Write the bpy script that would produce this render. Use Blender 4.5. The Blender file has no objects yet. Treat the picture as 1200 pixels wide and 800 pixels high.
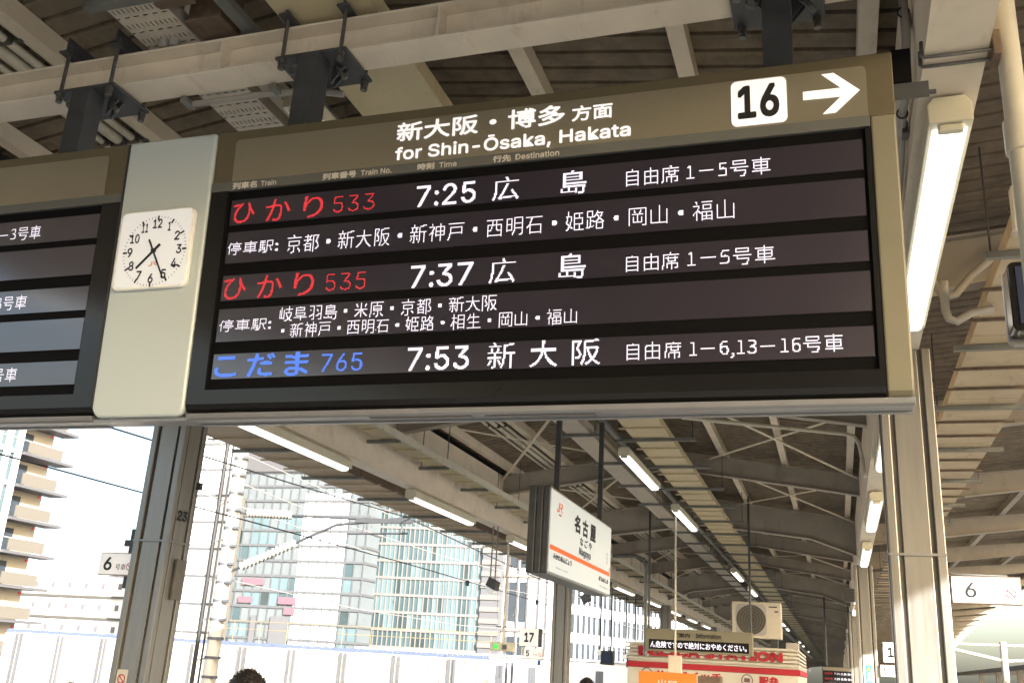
import bpy, bmesh, math, random, os
from mathutils import Vector, Matrix
random.seed(7)
D = bpy.data
SC = bpy.context.scene
COL = SC.collection
R = math.radians

# ------------------------------------------------------------------ camera, sky, sun, exposure
cam = D.cameras.new("camera")
cam.sensor_width = 36.0
cam.lens = 36.0 * 1135.28 / 1200.0
cam.clip_start = 0.05
cam.clip_end = 3000
cam_ob = D.objects.new("camera", cam)
COL.objects.link(cam_ob)
Yc = Vector((385, 403, 1135.28)).normalized()
Zc = Vector((205, -3394, 1135.28)); Zc = (Zc - Yc * Zc.dot(Yc)).normalized()
Xc = Yc.cross(Zc)
# rows of the world<-camera matrix (camera axes: right, up, back)
cam_ob.matrix_world = Matrix(((Xc.x, -Xc.y, -Xc.z, 0), (Yc.x, -Yc.y, -Yc.z, 0), (Zc.x, -Zc.y, -Zc.z, 1.6), (0, 0, 0, 1)))
SC.camera = cam_ob

SUN_EL, SUN_AZ = R(20.5), R(134)          # azimuth clockwise from +Y
world = D.worlds.new("World"); SC.world = world; world.use_nodes = True
wn = world.node_tree.nodes; wl = world.node_tree.links
bg = wn["Background"]
sky = wn.new("ShaderNodeTexSky"); sky.sky_type = 'NISHITA'; sky.sun_disc = False
sky.sun_elevation = SUN_EL; sky.sun_rotation = SUN_AZ; sky.dust_density = 4.0; sky.air_density = 1.0; sky.ozone_density = 1.0
wl.new(sky.outputs[0], bg.inputs[0]); bg.inputs[1].default_value = 0.15
sd = Vector((math.sin(SUN_AZ) * math.cos(SUN_EL), math.cos(SUN_AZ) * math.cos(SUN_EL), math.sin(SUN_EL)))
sun = D.lights.new("sun", 'SUN'); sun.energy = 4.4; sun.angle = R(0.5); sun.color = (1.0, 0.98, 0.965)
sun_ob = D.objects.new("sun", sun); COL.objects.link(sun_ob)
sun_ob.rotation_euler = (-sd).to_track_quat('-Z', 'Y').to_euler()
SC.view_settings.view_transform = 'Standard'; SC.view_settings.look = 'None'
EXPO = 1.95
SC.view_settings.exposure = EXPO; SC.view_settings.gamma = 1.0; SC.view_settings.use_curve_mapping = False
SC.cycles.use_denoising = True
SC.cycles.max_bounces = 8; SC.cycles.diffuse_bounces = 4
SC.cycles.sample_clamp_indirect = 6.0
EM = 1.0 / 2 ** EXPO        # emission that shows as 1.0

# ------------------------------------------------------------------ materials
MATS = {}
def mat(name, base, rough=0.6, metal=0.0, var=0.08, scale=6.0, bump=0.0, bscale=60.0, spec=0.5, stretch=None, stain=0.0):
    m = D.materials.new(name); m.use_nodes = True
    nt = m.node_tree; b = nt.nodes["Principled BSDF"]
    b.inputs["Roughness"].default_value = rough; b.inputs["Metallic"].default_value = metal
    b.inputs["Specular IOR Level"].default_value = spec
    b.inputs["Base Color"].default_value = (*base, 1)
    tc = nt.nodes.new("ShaderNodeTexCoord"); mp = nt.nodes.new("ShaderNodeMapping")
    nt.links.new(tc.outputs["Object"], mp.inputs[0])
    if stretch: mp.inputs["Scale"].default_value = stretch
    if var > 0:
        n = nt.nodes.new("ShaderNodeTexNoise"); n.inputs["Scale"].default_value = scale; n.inputs["Detail"].default_value = 6; n.inputs["Roughness"].default_value = 0.6
        nt.links.new(mp.outputs[0], n.inputs["Vector"])
        r = nt.nodes.new("ShaderNodeMapRange"); r.inputs["From Min"].default_value = 0.3; r.inputs["From Max"].default_value = 0.7
        r.inputs["To Min"].default_value = 1 - var; r.inputs["To Max"].default_value = 1 + var
        nt.links.new(n.outputs["Fac"], r.inputs["Value"])
        mx = nt.nodes.new("ShaderNodeMix"); mx.data_type = 'RGBA'; mx.blend_type = 'MULTIPLY'; mx.inputs[0].default_value = 1
        mx.inputs[6].default_value = (*base, 1)
        nt.links.new(r.outputs[0], mx.inputs[7]); col_out = mx.outputs[2]
        if stain > 0:      # rusty runs and soot spots with a shape of their own
            mp3 = nt.nodes.new("ShaderNodeMapping"); mp3.inputs["Scale"].default_value = (3.0, 1.2, 0.9); nt.links.new(tc.outputs["Object"], mp3.inputs[0])
            n3 = nt.nodes.new("ShaderNodeTexNoise"); n3.inputs["Scale"].default_value = 2.4; n3.inputs["Detail"].default_value = 9; n3.inputs["Roughness"].default_value = 0.72
            nt.links.new(mp3.outputs[0], n3.inputs["Vector"])
            r3 = nt.nodes.new("ShaderNodeMapRange"); r3.inputs["From Min"].default_value = 0.55; r3.inputs["From Max"].default_value = 0.72; r3.inputs["To Max"].default_value = stain
            nt.links.new(n3.outputs["Fac"], r3.inputs["Value"])
            m3 = nt.nodes.new("ShaderNodeMix"); m3.data_type = 'RGBA'
            nt.links.new(r3.outputs[0], m3.inputs[0]); nt.links.new(col_out, m3.inputs[6]); m3.inputs[7].default_value = (base[0] * .45, base[1] * .36, base[2] * .26, 1)
            col_out = m3.outputs[2]
        nt.links.new(col_out, b.inputs["Base Color"])
        rr = nt.nodes.new("ShaderNodeMapRange"); rr.inputs["To Min"].default_value = max(0, rough - 0.1); rr.inputs["To Max"].default_value = min(1, rough + 0.1)
        nt.links.new(n.outputs["Fac"], rr.inputs["Value"]); nt.links.new(rr.outputs[0], b.inputs["Roughness"])
    if bump > 0:
        n2 = nt.nodes.new("ShaderNodeTexNoise"); n2.inputs["Scale"].default_value = bscale; n2.inputs["Detail"].default_value = 5
        nt.links.new(mp.outputs[0], n2.inputs["Vector"])
        bp = nt.nodes.new("ShaderNodeBump"); bp.inputs["Strength"].default_value = bump; bp.inputs["Distance"].default_value = 0.01
        nt.links.new(n2.outputs["Fac"], bp.inputs["Height"]); nt.links.new(bp.outputs[0], b.inputs["Normal"])
    MATS[name] = m
    return m
def emis(name, col, strength, base=(0.8, 0.8, 0.8)):
    m = D.materials.new(name); m.use_nodes = True
    b = m.node_tree.nodes["Principled BSDF"]
    b.inputs["Base Color"].default_value = (*base, 1); b.inputs["Emission Color"].default_value = (*col, 1)
    b.inputs["Emission Strength"].default_value = strength
    b.inputs["Roughness"].default_value = 0.4
    MATS[name] = m
    return m

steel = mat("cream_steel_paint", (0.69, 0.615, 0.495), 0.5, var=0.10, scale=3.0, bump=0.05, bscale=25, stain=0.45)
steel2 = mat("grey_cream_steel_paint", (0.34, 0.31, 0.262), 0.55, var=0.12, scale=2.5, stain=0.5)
deckm = mat("brown_roof_deck", (0.175, 0.142, 0.10), 0.85, var=0.30, scale=7.0, bump=0.5, bscale=90, stain=0.6)
darkst = mat("dark_grey_steel", (0.05, 0.053, 0.056), 0.45, var=0.2, scale=9, stain=0.4)
bolt_m = mat("dull_bolt_steel", (0.16, 0.155, 0.145), 0.4, metal=0.7, var=0.2, scale=30)
galv = mat("galvanised_steel", (0.19, 0.195, 0.18), 0.5, metal=0.35, var=0.15, scale=12, stain=0.5)
stain = mat("brushed_stainless", (0.285, 0.275, 0.25), 0.42, metal=0.7, var=0.10, scale=4.0, stretch=(6, 6, 0.5))
stain_d = mat("stainless_groove", (0.16, 0.15, 0.13), 0.5, metal=0.3)
goldf = mat("bronze_gold_frame", (0.145, 0.124, 0.076), 0.38, metal=0.35, var=0.06, scale=3)
goldp = mat("champagne_panel", (0.28, 0.258, 0.193), 0.32, metal=0.45, var=0.05, scale=2)
goldc = mat("pale_gold_cap", (0.20, 0.187, 0.13), 0.5, metal=0.1, var=0.05)
gbar = mat("grey_header_strip", (0.105, 0.108, 0.10), 0.5, var=0.06)
blackg = mat("black_gloss_panel", (0.011, 0.011, 0.0115), 0.16, var=0.0, spec=0.4)
blackr = mat("black_recess", (0.004, 0.004, 0.0045), 0.7, var=0, spec=0.08)
silver = mat("silver_trim", (0.27, 0.27, 0.27), 0.4, metal=0.5, var=0.06)
glassm = mat("frosted_pale_green_panel", (0.47, 0.53, 0.525), 0.3, var=0.0)
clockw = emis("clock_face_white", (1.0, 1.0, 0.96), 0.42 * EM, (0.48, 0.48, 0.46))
clockrim = mat("white_plastic_rim", (0.8, 0.8, 0.76), 0.3, var=0.03)
blackp = mat("black_print", (0.012, 0.012, 0.013), 0.5, var=0)
greyp = mat("grey_print", (0.35, 0.34, 0.33), 0.5, var=0)
whitep = emis("white_sign_lettering", (1, 0.97, 0.97), 0.55 * EM, (0.85, 0.83, 0.83))
cremep = mat("cream_print", (0.62, 0.60, 0.54), 0.5, var=0)
orangep = mat("orange_print", (0.80, 0.16, 0.03), 0.5, var=0)
redp = mat("red_print", (0.42, 0.02, 0.03), 0.5, var=0.05)
bluep = mat("blue_print", (0.06, 0.22, 0.62), 0.5, var=0)
greenp = mat("green_print", (0.04, 0.30, 0.20), 0.5, var=0.05)
signw = emis("backlit_white_sign", (0.92, 1.0, 0.98), 0.36 * EM, (0.45, 0.46, 0.44))
signw2 = emis("bright_white_sign", (1.0, 0.97, 0.95), 0.30 * EM, (0.85, 0.83, 0.80))
lampm = emis("fluorescent_tube_light", (1.0, 0.98, 0.92), 3.0 * EM)
lamph = mat("cream_lamp_housing", (0.62, 0.59, 0.46), 0.4, var=0.06, stain=0.35)
ductm = mat("beige_duct_panel", (0.50, 0.40, 0.27), 0.6, var=0.16, scale=2.2, stain=0.7)
ductw = mat("pale_duct_panel", (0.55, 0.475, 0.30), 0.55, var=0.10, scale=2.0, stain=0.45)
rustm = mat("rusty_brown_bar", (0.13, 0.09, 0.06), 0.7, var=0.3, scale=20)
pipem = mat("cream_pipe", (0.56, 0.53, 0.43), 0.45, var=0.06, stain=0.4)
condm = mat("grey_conduit", (0.34, 0.32, 0.28), 0.5, var=0.1)
cablem = mat("grey_cable", (0.36, 0.34, 0.30), 0.6, var=0.1)
rubber = mat("black_rubber", (0.02, 0.02, 0.02), 0.6, var=0.1)
whitem = mat("white_enamel", (0.60, 0.56, 0.47), 0.45, var=0.05)
orangem = mat("orange_panel", (0.85, 0.22, 0.03), 0.5, var=0.05)
conc = mat("pale_concrete", (0.42, 0.41, 0.39), 0.8, var=0.12, scale=3)
ballast = mat("track_ballast", (0.15, 0.145, 0.14), 0.95, var=0.35, scale=9, bump=0.6, bscale=14)
groundm = mat("city_ground", (0.24, 0.23, 0.22), 0.9, var=0.2, scale=0.3)
floorm = mat("platform_paving", (0.125, 0.128, 0.126), 0.7, var=0.10, scale=2)
yellowm = mat("yellow_tactile_paving", (0.62, 0.46, 0.05), 0.7, var=0.08)
bw = mat("white_building", (0.80, 0.80, 0.80), 0.7, var=0.03, scale=0.2)
bgrey = mat("pale_grey_cladding", (0.10, 0.104, 0.112), 0.6, var=0.05, scale=0.3)
bbeige = mat("beige_balcony_wall", (0.34, 0.31, 0.245), 0.7, var=0.06, scale=0.2)
bslab = mat("grey_balcony_slab", (0.08, 0.08, 0.085), 0.7, var=0.05)
brail = mat("balcony_railing", (0.115, 0.105, 0.087), 0.5, var=0.05)
winm = mat("pale_window_glass", (0.040, 0.050, 0.060), 0.6, var=0.12, scale=0.4, spec=0.15)
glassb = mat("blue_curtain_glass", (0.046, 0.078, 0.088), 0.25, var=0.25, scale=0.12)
glassd = mat("teal_curtain_glass", (0.13, 0.175, 0.19), 0.25, var=0.5, scale=0.10)
glassl = mat("bright_glass_pane", (0.095, 0.145, 0.162), 0.25, var=0.2, scale=0.2)
glassk = mat("dark_glass_pane", (0.030, 0.047, 0.050), 0.25, var=0.3, scale=0.3)
armm = mat("grey_arm_steel", (0.06, 0.062, 0.065), 0.5, var=0.1)
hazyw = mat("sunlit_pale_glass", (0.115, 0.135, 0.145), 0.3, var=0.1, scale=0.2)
linem = mat("grey_window_bar", (0.085, 0.092, 0.10), 0.5, var=0.05)
hazyg = mat("hazy_grey_wall", (0.25, 0.245, 0.25), 0.7, var=0.03, scale=0.2)
mull = mat("white_mullion", (0.16, 0.15, 0.147), 0.5, var=0.03)
pinkp = mat("pink_billboard", (0.15, 0.082, 0.105), 0.6, var=0.05)
bluecap = mat("blue_corrugated_cap", (0.09, 0.115, 0.19), 0.6, var=0.05)
skin = mat("skin", (0.55, 0.36, 0.27), 0.55, var=0.05)
hairm = mat("black_hair", (0.018, 0.014, 0.012), 0.55, var=0.4, scale=60, bump=0.8, bscale=120, stretch=(1, 1, 0.2))
coat1 = mat("navy_coat", (0.03, 0.035, 0.06), 0.85, var=0.15)
coat2 = mat("dark_coat", (0.035, 0.03, 0.03), 0.85, var=0.15)
trous = mat("charcoal_trousers", (0.03, 0.03, 0.032), 0.85, var=0.1)
shoem = mat("black_shoes", (0.015, 0.015, 0.015), 0.4, var=0.1)
ledw = emis("white_led", (0.93, 0.86, 1.0), 1.25 * EM, (0.3, 0.3, 0.3))
ledr = emis("red_led", (1.0, 0.045, 0.06), 0.85 * EM, (0.1, 0.02, 0.02))
ledb = emis("blue_led", (0.11, 0.27, 1.0), 1.1 * EM, (0.02, 0.03, 0.1))
greenled = emis("green_signal_lamp", (0.1, 0.9, 0.15), 0.9 * EM, (0.05, 0.3, 0.05))
screenm = emis("dim_monitor_screen", (0.05, 0.12, 0.3), 0.10 * EM, (0.01, 0.012, 0.02))

def led_matrix():
    """Dark LED tiles: a fine pixel grid and the seams between the modules."""
    m = mat("led_matrix_tile", (0.0115, 0.0105, 0.019), 0.5, var=0.06, scale=3)
    nt = m.node_tree; b = nt.nodes["Principled BSDF"]
    tc = nt.nodes.new("ShaderNodeTexCoord"); br = nt.nodes.new("ShaderNodeTexChecker")
    br.inputs["Scale"].default_value = 160
    b.inputs["Coat Weight"].default_value = 1.0; b.inputs["Coat IOR"].default_value = 1.95; b.inputs["Coat Tint"].default_value = (0.93, 0.84, 0.98, 1); b.inputs["Coat Roughness"].default_value = 0.16
    nt.links.new(tc.outputs["Object"], br.inputs["Vector"])
    bp = nt.nodes.new("ShaderNodeBump"); bp.inputs["Strength"].default_value = 0.25; bp.inputs["Distance"].default_value = 0.002
    nt.links.new(br.outputs["Fac"], bp.inputs["Height"]); nt.links.new(bp.outputs[0], b.inputs["Normal"])
    return m
ledtile = led_matrix()

def slotted():
    """Steel tray plate pierced by lengthwise and crosswise slots."""
    m = mat("slotted_tray_plate", (0.56, 0.51, 0.42), 0.55, var=0.08)
    nt = m.node_tree; b = nt.nodes["Principled BSDF"]
    tc = nt.nodes.new("ShaderNodeTexCoord"); sp = nt.nodes.new("ShaderNodeSeparateXYZ")
    nt.links.new(tc.outputs["Object"], sp.inputs[0])
    def M(op, a, b_=None, c=None):
        n = nt.nodes.new("ShaderNodeMath"); n.operation = op
        for i, v in enumerate((a, b_, c)):
            if v is None: continue
            if isinstance(v, (int, float)): n.inputs[i].default_value = v
            else: nt.links.new(v, n.inputs[i])
        return n.outputs[0]
    def band(coord, pitch, lo, hi):
        f = M('FLOORED_MODULO', coord, pitch)
        return M('MULTIPLY', M('GREATER_THAN', f, lo), M('LESS_THAN', f, hi))
    x, y = sp.outputs[0], sp.outputs[1]
    s1 = M('MULTIPLY', band(y, 0.11, 0.02, 0.055), band(x, 0.026, 0.004, 0.012))
    s2 = M('MULTIPLY', band(y, 0.11, 0.078, 0.088), band(x, 0.052, 0.006, 0.036))
    s = M('MAXIMUM', s1, s2)
    tr = nt.nodes.new("ShaderNodeBsdfTransparent"); mx = nt.nodes.new("ShaderNodeMixShader")
    nt.links.new(s, mx.inputs[0]); nt.links.new(b.outputs[0], mx.inputs[1]); nt.links.new(tr.outputs[0], mx.inputs[2])
    nt.links.new(mx.outputs[0], nt.nodes["Material Output"].inputs["Surface"])
    return m
traym = slotted()

# ------------------------------------------------------------------ helpers
ORIG = {}          # object -> world origin of the frame its children are built in
def tag(o, label, cat, group=None):
    o["label"] = label; o["category"] = cat
    if group: o["group"] = group
    return o
def thing(name, label, cat, loc=(0, 0, 0), rot=(0, 0, 0), group=None):
    o = D.objects.new(name, None); COL.objects.link(o)
    o.location = loc; o.rotation_euler = rot; o.empty_display_size = 0.2
    ORIG[o] = Vector(loc) if rot == (0, 0, 0) else None
    return tag(o, label, cat, group)

class MB:
    def __init__(s): s.v = []; s.f = []; s.smooth = []
    def add(s, vs, fs, sm=False):
        n = len(s.v); s.v += [Vector(p) for p in vs]
        for f in fs: s.f.append([i + n for i in f]); s.smooth.append(sm)
        return s
    def box(s, x0, x1, y0, y1, z0, z1):
        v = [(x0, y0, z0), (x1, y0, z0), (x1, y1, z0), (x0, y1, z0), (x0, y0, z1), (x1, y0, z1), (x1, y1, z1), (x0, y1, z1)]
        return s.add(v, [(0, 3, 2, 1), (4, 5, 6, 7), (0, 1, 5, 4), (1, 2, 6, 5), (2, 3, 7, 6), (3, 0, 4, 7)])
    def prism(s, poly, axis, a0, a1):
        """poly of 2-D points (in the other two axes, in x,y,z order), pushed from a0 to a1 along axis."""
        def P(p, a):
            return {'x': (a, p[0], p[1]), 'y': (p[0], a, p[1]), 'z': (p[0], p[1], a)}[axis]
        n = len(poly); v = [P(p, a0) for p in poly] + [P(p, a1) for p in poly]
        fs = [(i, (i + 1) % n, n + (i + 1) % n, n + i) for i in range(n)]
        return s.add(v, fs + [tuple(range(n - 1, -1, -1)), tuple(range(n, 2 * n))])
    def bar(s, p, q, w, h, up=(0, 0, 1)):
        p = Vector(p); q = Vector(q); d = (q - p).normalized(); u = Vector(up)
        if abs(d.dot(u)) > 0.95: u = Vector((0, 1, 0))
        a = d.cross(u).normalized() * w / 2; b = d.cross(a).normalized() * h / 2
        v = [p + a * i + b * j for i, j in ((-1, -1), (1, -1), (1, 1), (-1, 1))] + [q + a * i + b * j for i, j in ((-1, -1), (1, -1), (1, 1), (-1, 1))]
        return s.add(v, [(3, 2, 1, 0), (4, 5, 6, 7), (0, 1, 5, 4), (1, 2, 6, 5), (2, 3, 7, 6), (3, 0, 4, 7)])
    def tube(s, pts, r, n=10, cap=True):
        pts = [Vector(p) for p in pts]; rs = r if isinstance(r, (list, tuple)) else [r] * len(pts)
        rings = []; prev = None
        for i, p in enumerate(pts):
            d = (pts[min(i + 1, len(pts) - 1)] - pts[max(i - 1, 0)]).normalized()
            if prev is None:
                u = Vector((0, 0, 1)) if abs(d.z) < 0.9 else Vector((1, 0, 0))
                a = d.cross(u).normalized()
            else:
                a = (prev - d * prev.dot(d)).normalized()
            prev = a; b = d.cross(a)
            rings.append([p + (a * math.cos(t) + b * math.sin(t)) * rs[i] for t in (2 * math.pi * k / n for k in range(n))])
        v = [q for ring in rings for q in ring]; fs = []
        for i in range(len(pts) - 1):
            for k in range(n):
                fs.append((i * n + k, i * n + (k + 1) % n, (i + 1) * n + (k + 1) % n, (i + 1) * n + k))
        s.add(v, fs, True)
        if cap: s.add(rings[0], [tuple(range(n - 1, -1, -1))]); s.add(rings[-1], [tuple(range(n))])
        return s
    def disc(s, c, r, n=32, y=0.0, r_in=0.0, a0=0, a1=360):
        pts = [(c[0] + r * math.cos(R(a0 + (a1 - a0) * k / n)), y, c[1] + r * math.sin(R(a0 + (a1 - a0) * k / n))) for k in range(n + (a1 - a0 < 360))]
        if r_in <= 0: return s.add(pts, [tuple(range(len(pts)))])
        inn = [(c[0] + (p[0] - c[0]) * r_in / r, y, c[1] + (p[2] - c[1]) * r_in / r) for p in pts]
        m = len(pts); fs = [(i, (i + 1) % m, m + (i + 1) % m, m + i) for i in range(m if a1 - a0 >= 360 else m - 1)]
        return s.add(pts + inn, fs)
    def build(s, name, m, parent=None, local=False, bevel=0.0, seg=2):
        me = D.meshes.new(name)
        off = Vector((0, 0, 0))
        if parent is not None and not local and ORIG.get(parent) is not None: off = ORIG[parent]
        me.from_pydata([tuple(p - off) for p in s.v], [], s.f)
        for i, p in enumerate(me.polygons): p.use_smooth = s.smooth[i]
        me.materials.append(m)
        bm = bmesh.new(); bm.from_mesh(me); bmesh.ops.recalc_face_normals(bm, faces=bm.faces); bm.to_mesh(me); bm.free()
        o = D.objects.new(name, me); COL.objects.link(o)
        if parent is not None: o.parent = parent; ORIG[o] = ORIG.get(parent)
        if bevel > 0:
            md = o.modifiers.new("bevel", 'BEVEL'); md.width = bevel; md.segments = seg; md.limit_method = 'ANGLE'; md.angle_limit = R(40)
        return o
def structure(o): o["kind"] = "structure"; return o
def rrect(x0, x1, z0, z1, r, n=6, corners="abcd"):
    pts = []
    for nm, cx, cz, a in (("a", x1 - r, z1 - r, 0), ("b", x0 + r, z1 - r, 90), ("c", x0 + r, z0 + r, 180), ("d", x1 - r, z0 + r, 270)):
        if nm in corners:
            pts += [(cx + r * math.cos(R(a + 90 * k / n)), cz + r * math.sin(R(a + 90 * k / n))) for k in range(n + 1)]
        else:
            pts.append({"a": (x1, z1), "b": (x0, z1), "c": (x0, z0), "d": (x1, z0)}[nm])
    return pts
def copy_tree(o, parent=None):
    c = o.copy(); COL.objects.link(c)
    if parent is not None: c.parent = parent
    for ch in list(o.children): copy_tree(ch, c)
    return c

# lettering: Blender's own built-in typefaces, turned into flat meshes
def _font(fn):
    try:
        return D.fonts.load(os.path.join(bpy.utils.resource_path('LOCAL'), 'datafiles', 'fonts', fn))
    except Exception:
        return None
SANS = _font("Inter.woff2")
KANJI = _font("Noto Sans CJK Regular.woff2")
CACHE = {}
def glyphs(s, bold, font):
    key = (s, bold, font)
    if key not in CACHE:
        cu = D.curves.new("lettering", 'FONT'); cu.body = s; cu.resolution_u = 4; cu.offset = bold
        if font: cu.font = font
        o = D.objects.new("lettering", cu); COL.objects.link(o)
        me = o.to_mesh()
        CACHE[key] = ([v.co.copy() for v in me.vertices], [tuple(p.vertices) for p in me.polygons])
        o.to_mesh_clear(); D.objects.remove(o)
    return CACHE[key]
def put_text(mb, s, x0, x1, z0, z1, y, bold=0.0, font=None, fit=True, face='-y'):
    """fit the string's ink into the rectangle; a heavier weight is built from copies shifted sideways."""
    ascii_ = all(ord(c) < 0x250 for c in s)
    font = SANS if ascii_ else KANJI
    vs, fs = glyphs(s, 0.0, font)
    if bold > 0:
        v0, f0 = vs, fs; vs, fs = [], []
        for k, (di, dj) in enumerate(((-.8, -.8), (0, -1), (.8, -.8), (-1, 0), (1, 0), (-.8, .8), (0, 1), (.8, .8))):
            n = len(vs)
            vs = vs + [Vector((v.x + bold * di, v.y + bold * dj, 0.00035 * k)) for v in v0]
            fs = fs + [tuple(i + n for i in f) for f in f0]
    a0 = min(v.x for v in vs); a1 = max(v.x for v in vs); b0 = min(v.y for v in vs); b1 = max(v.y for v in vs)
    sx = (x1 - x0) / (a1 - a0); sz = (z1 - z0) / (b1 - b0)
    if not fit: sx = sz = min(sx, sz)
    out = []
    for v in vs:
        u = x0 + (v.x - a0) * sx; w = z0 + (v.y - b0) * sz
        out.append((u, y - v.z, w) if face == '-y' else (y + v.z, u, w))
    mb.add(out, fs)
    return mb
def text(s, x0, x1, z0, z1, y, m, parent, name="lettering", bold=0.0, font=None, fit=True, face='-y', local=True):
    return put_text(MB(), s, x0, x1, z0, z1, y, bold, font, fit, face).build(name, m, parent, local)
import numpy as np
def thinned(img):
    """Zhang-Suen thinning to single-dot strokes."""
    a = np.pad(img, 1).astype(np.uint8)
    while True:
        n_off = 0
        for step in (0, 1):
            p = [np.roll(np.roll(a, -dx, 0), -dy, 1) for dx, dy in ((0, 1), (1, 1), (1, 0), (1, -1), (0, -1), (-1, -1), (-1, 0), (-1, 1))]
            B = sum(p); A = sum(((p[i] == 0) & (p[(i + 1) % 8] == 1)).astype(np.uint8) for i in range(8))
            if step == 0: c = (p[0] * p[2] * p[4] == 0) & (p[2] * p[4] * p[6] == 0)
            else: c = (p[0] * p[2] * p[6] == 0) & (p[0] * p[4] * p[6] == 0)
            k = (a == 1) & (B >= 2) & (B <= 6) & (A == 1) & c
            n_off += int(k.sum()); a[k] = 0
        if n_off == 0: break
    return a[1:-1, 1:-1].astype(bool)
def led_text(s, x0, x1, z0, z1, y, dots, m, parent, name, bold=0.0, thin=False):
    """the string as lit dots on a square LED grid."""
    tmp = MB(); put_text(tmp, s, x0, x1, z0, z1, y, bold)
    pitch = (z1 - z0) / dots / (3 if thin else 1)
    nx = int((x1 - x0) / pitch) + 2; nz = int((z1 - z0) / pitch) + 2
    gx = x0 + (np.arange(nx) + .5) * pitch; gz = z0 + (np.arange(nz) + .5) * pitch
    hit = np.zeros((nx, nz), bool)
    for f in tmp.f:
        for k in range(1, len(f) - 1):
            a, b, c = (tmp.v[i] for i in (f[0], f[k], f[k + 1]))
            i0 = max(0, int((min(a.x, b.x, c.x) - x0) / pitch) - 1); i1 = min(nx, int((max(a.x, b.x, c.x) - x0) / pitch) + 2)
            j0 = max(0, int((min(a.z, b.z, c.z) - z0) / pitch) - 1); j1 = min(nz, int((max(a.z, b.z, c.z) - z0) / pitch) + 2)
            if i1 <= i0 or j1 <= j0: continue
            X = gx[i0:i1, None]; Z = gz[None, j0:j1]
            d1 = (b.x - a.x) * (Z - a.z) - (b.z - a.z) * (X - a.x); d2 = (c.x - b.x) * (Z - b.z) - (c.z - b.z) * (X - b.x); d3 = (a.x - c.x) * (Z - c.z) - (a.z - c.z) * (X - c.x)
            hit[i0:i1, j0:j1] |= ((d1 >= 0) & (d2 >= 0) & (d3 >= 0)) | ((d1 <= 0) & (d2 <= 0) & (d3 <= 0))
    if thin:
        sk = thinned(hit)
        pd = np.pad(sk.astype(int), 5)
        near = sum(pd[5 + i:5 + i + sk.shape[0], 5 + j:5 + j + sk.shape[1]] for i in range(-5, 6) for j in range(-5, 6))
        lone = np.pad(sk & (near <= 3), 6)          # centre dots and colons: keep their whole blob
        blob = np.any([lone[6 + i:6 + i + sk.shape[0], 6 + j:6 + j + sk.shape[1]] for i in range(-6, 7) for j in range(-6, 7)], axis=0) & hit
        far = np.pad(sk, 8)
        far = np.any([far[8 + i:8 + i + sk.shape[0], 8 + j:8 + j + sk.shape[1]] for i in range(-8, 9) for j in range(-8, 9)], axis=0)
        hit = sk | blob | (hit & ~far)
        w, h = -(-hit.shape[0] // 3) * 3, -(-hit.shape[1] // 3) * 3
        big = np.zeros((w, h), bool); big[:hit.shape[0], :hit.shape[1]] = hit
        hit = big.reshape(w // 3, 3, h // 3, 3).any(axis=(1, 3))
        pitch *= 3; gx = x0 + (np.arange(hit.shape[0]) + .5) * pitch; gz = z0 + (np.arange(hit.shape[1]) + .5) * pitch
    out = MB(); r = pitch * .45
    for i, j in np.argwhere(hit):
        x, z = float(gx[i]), float(gz[j])
        out.add([(x - r, y, z - r), (x + r, y, z - r), (x + r, y, z + r), (x - r, y, z + r)], [(0, 1, 2, 3)])
    return out.build(name, m, parent, True)
def jr_mark(mb, x0, x1, z0, z1, y):
    """the railway's two joined letters: J with a long foot, R whose leg sweeps right."""
    W = x1 - x0; H = z1 - z0
    P = lambda pts: mb.add([(x0 + a * W, y, z0 + b * H) for a, b in pts], [tuple(range(len(pts)))])
    P([(.30, 1), (.44, 1), (.44, .22), (.30, .22)]); P([(.0, .30), (.13, .30), (.13, .14), (.0, .14)])
    P([(.0, .0), (.36, .0), (.44, .10), (.44, .22), (.30, .22), (.26, .14), (.0, .14)])
    P([(.50, 1), (.88, 1), (.88, .86), (.50, .86)]); P([(.86, 1), (1, .9), (1, .6), (.86, .5)]); P([(.50, .50), (.86, .50), (.90, .64), (.50, .64)])
    P([(.60, .5), (.76, .5), (1, .14), (1, 0), (.92, 0)])
    return mb

# ------------------------------------------------------------------ ground, tracks, platform
structure(MB().box(-700, 700, -200, 900, -8.2, -8.0).build("ground", groundm))
structure(MB().box(-16.5, -7.75, -40, 190, -1.6, -1.25).build("track_bed", ballast))
structure(MB().box(3.1, 12.0, -40, 190, -1.6, -1.25).build("track_bed", ballast))
pf = structure(MB().box(-7.45, 2.7, -40, 180, -1.25, 0.0).build("platform", floorm))
for x in (-6.75, 1.7):
    MB().box(x, x + 0.3, -40, 180, 0.0, 0.006).build("tactile_strip", yellowm, pf)
for x0, x1 in ((-7.45, -7.35), (2.6, 2.7)):
    MB().box(x0, x1, -40, 180, 0.0, 0.005).build("edge_line", whitem, pf)

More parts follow.
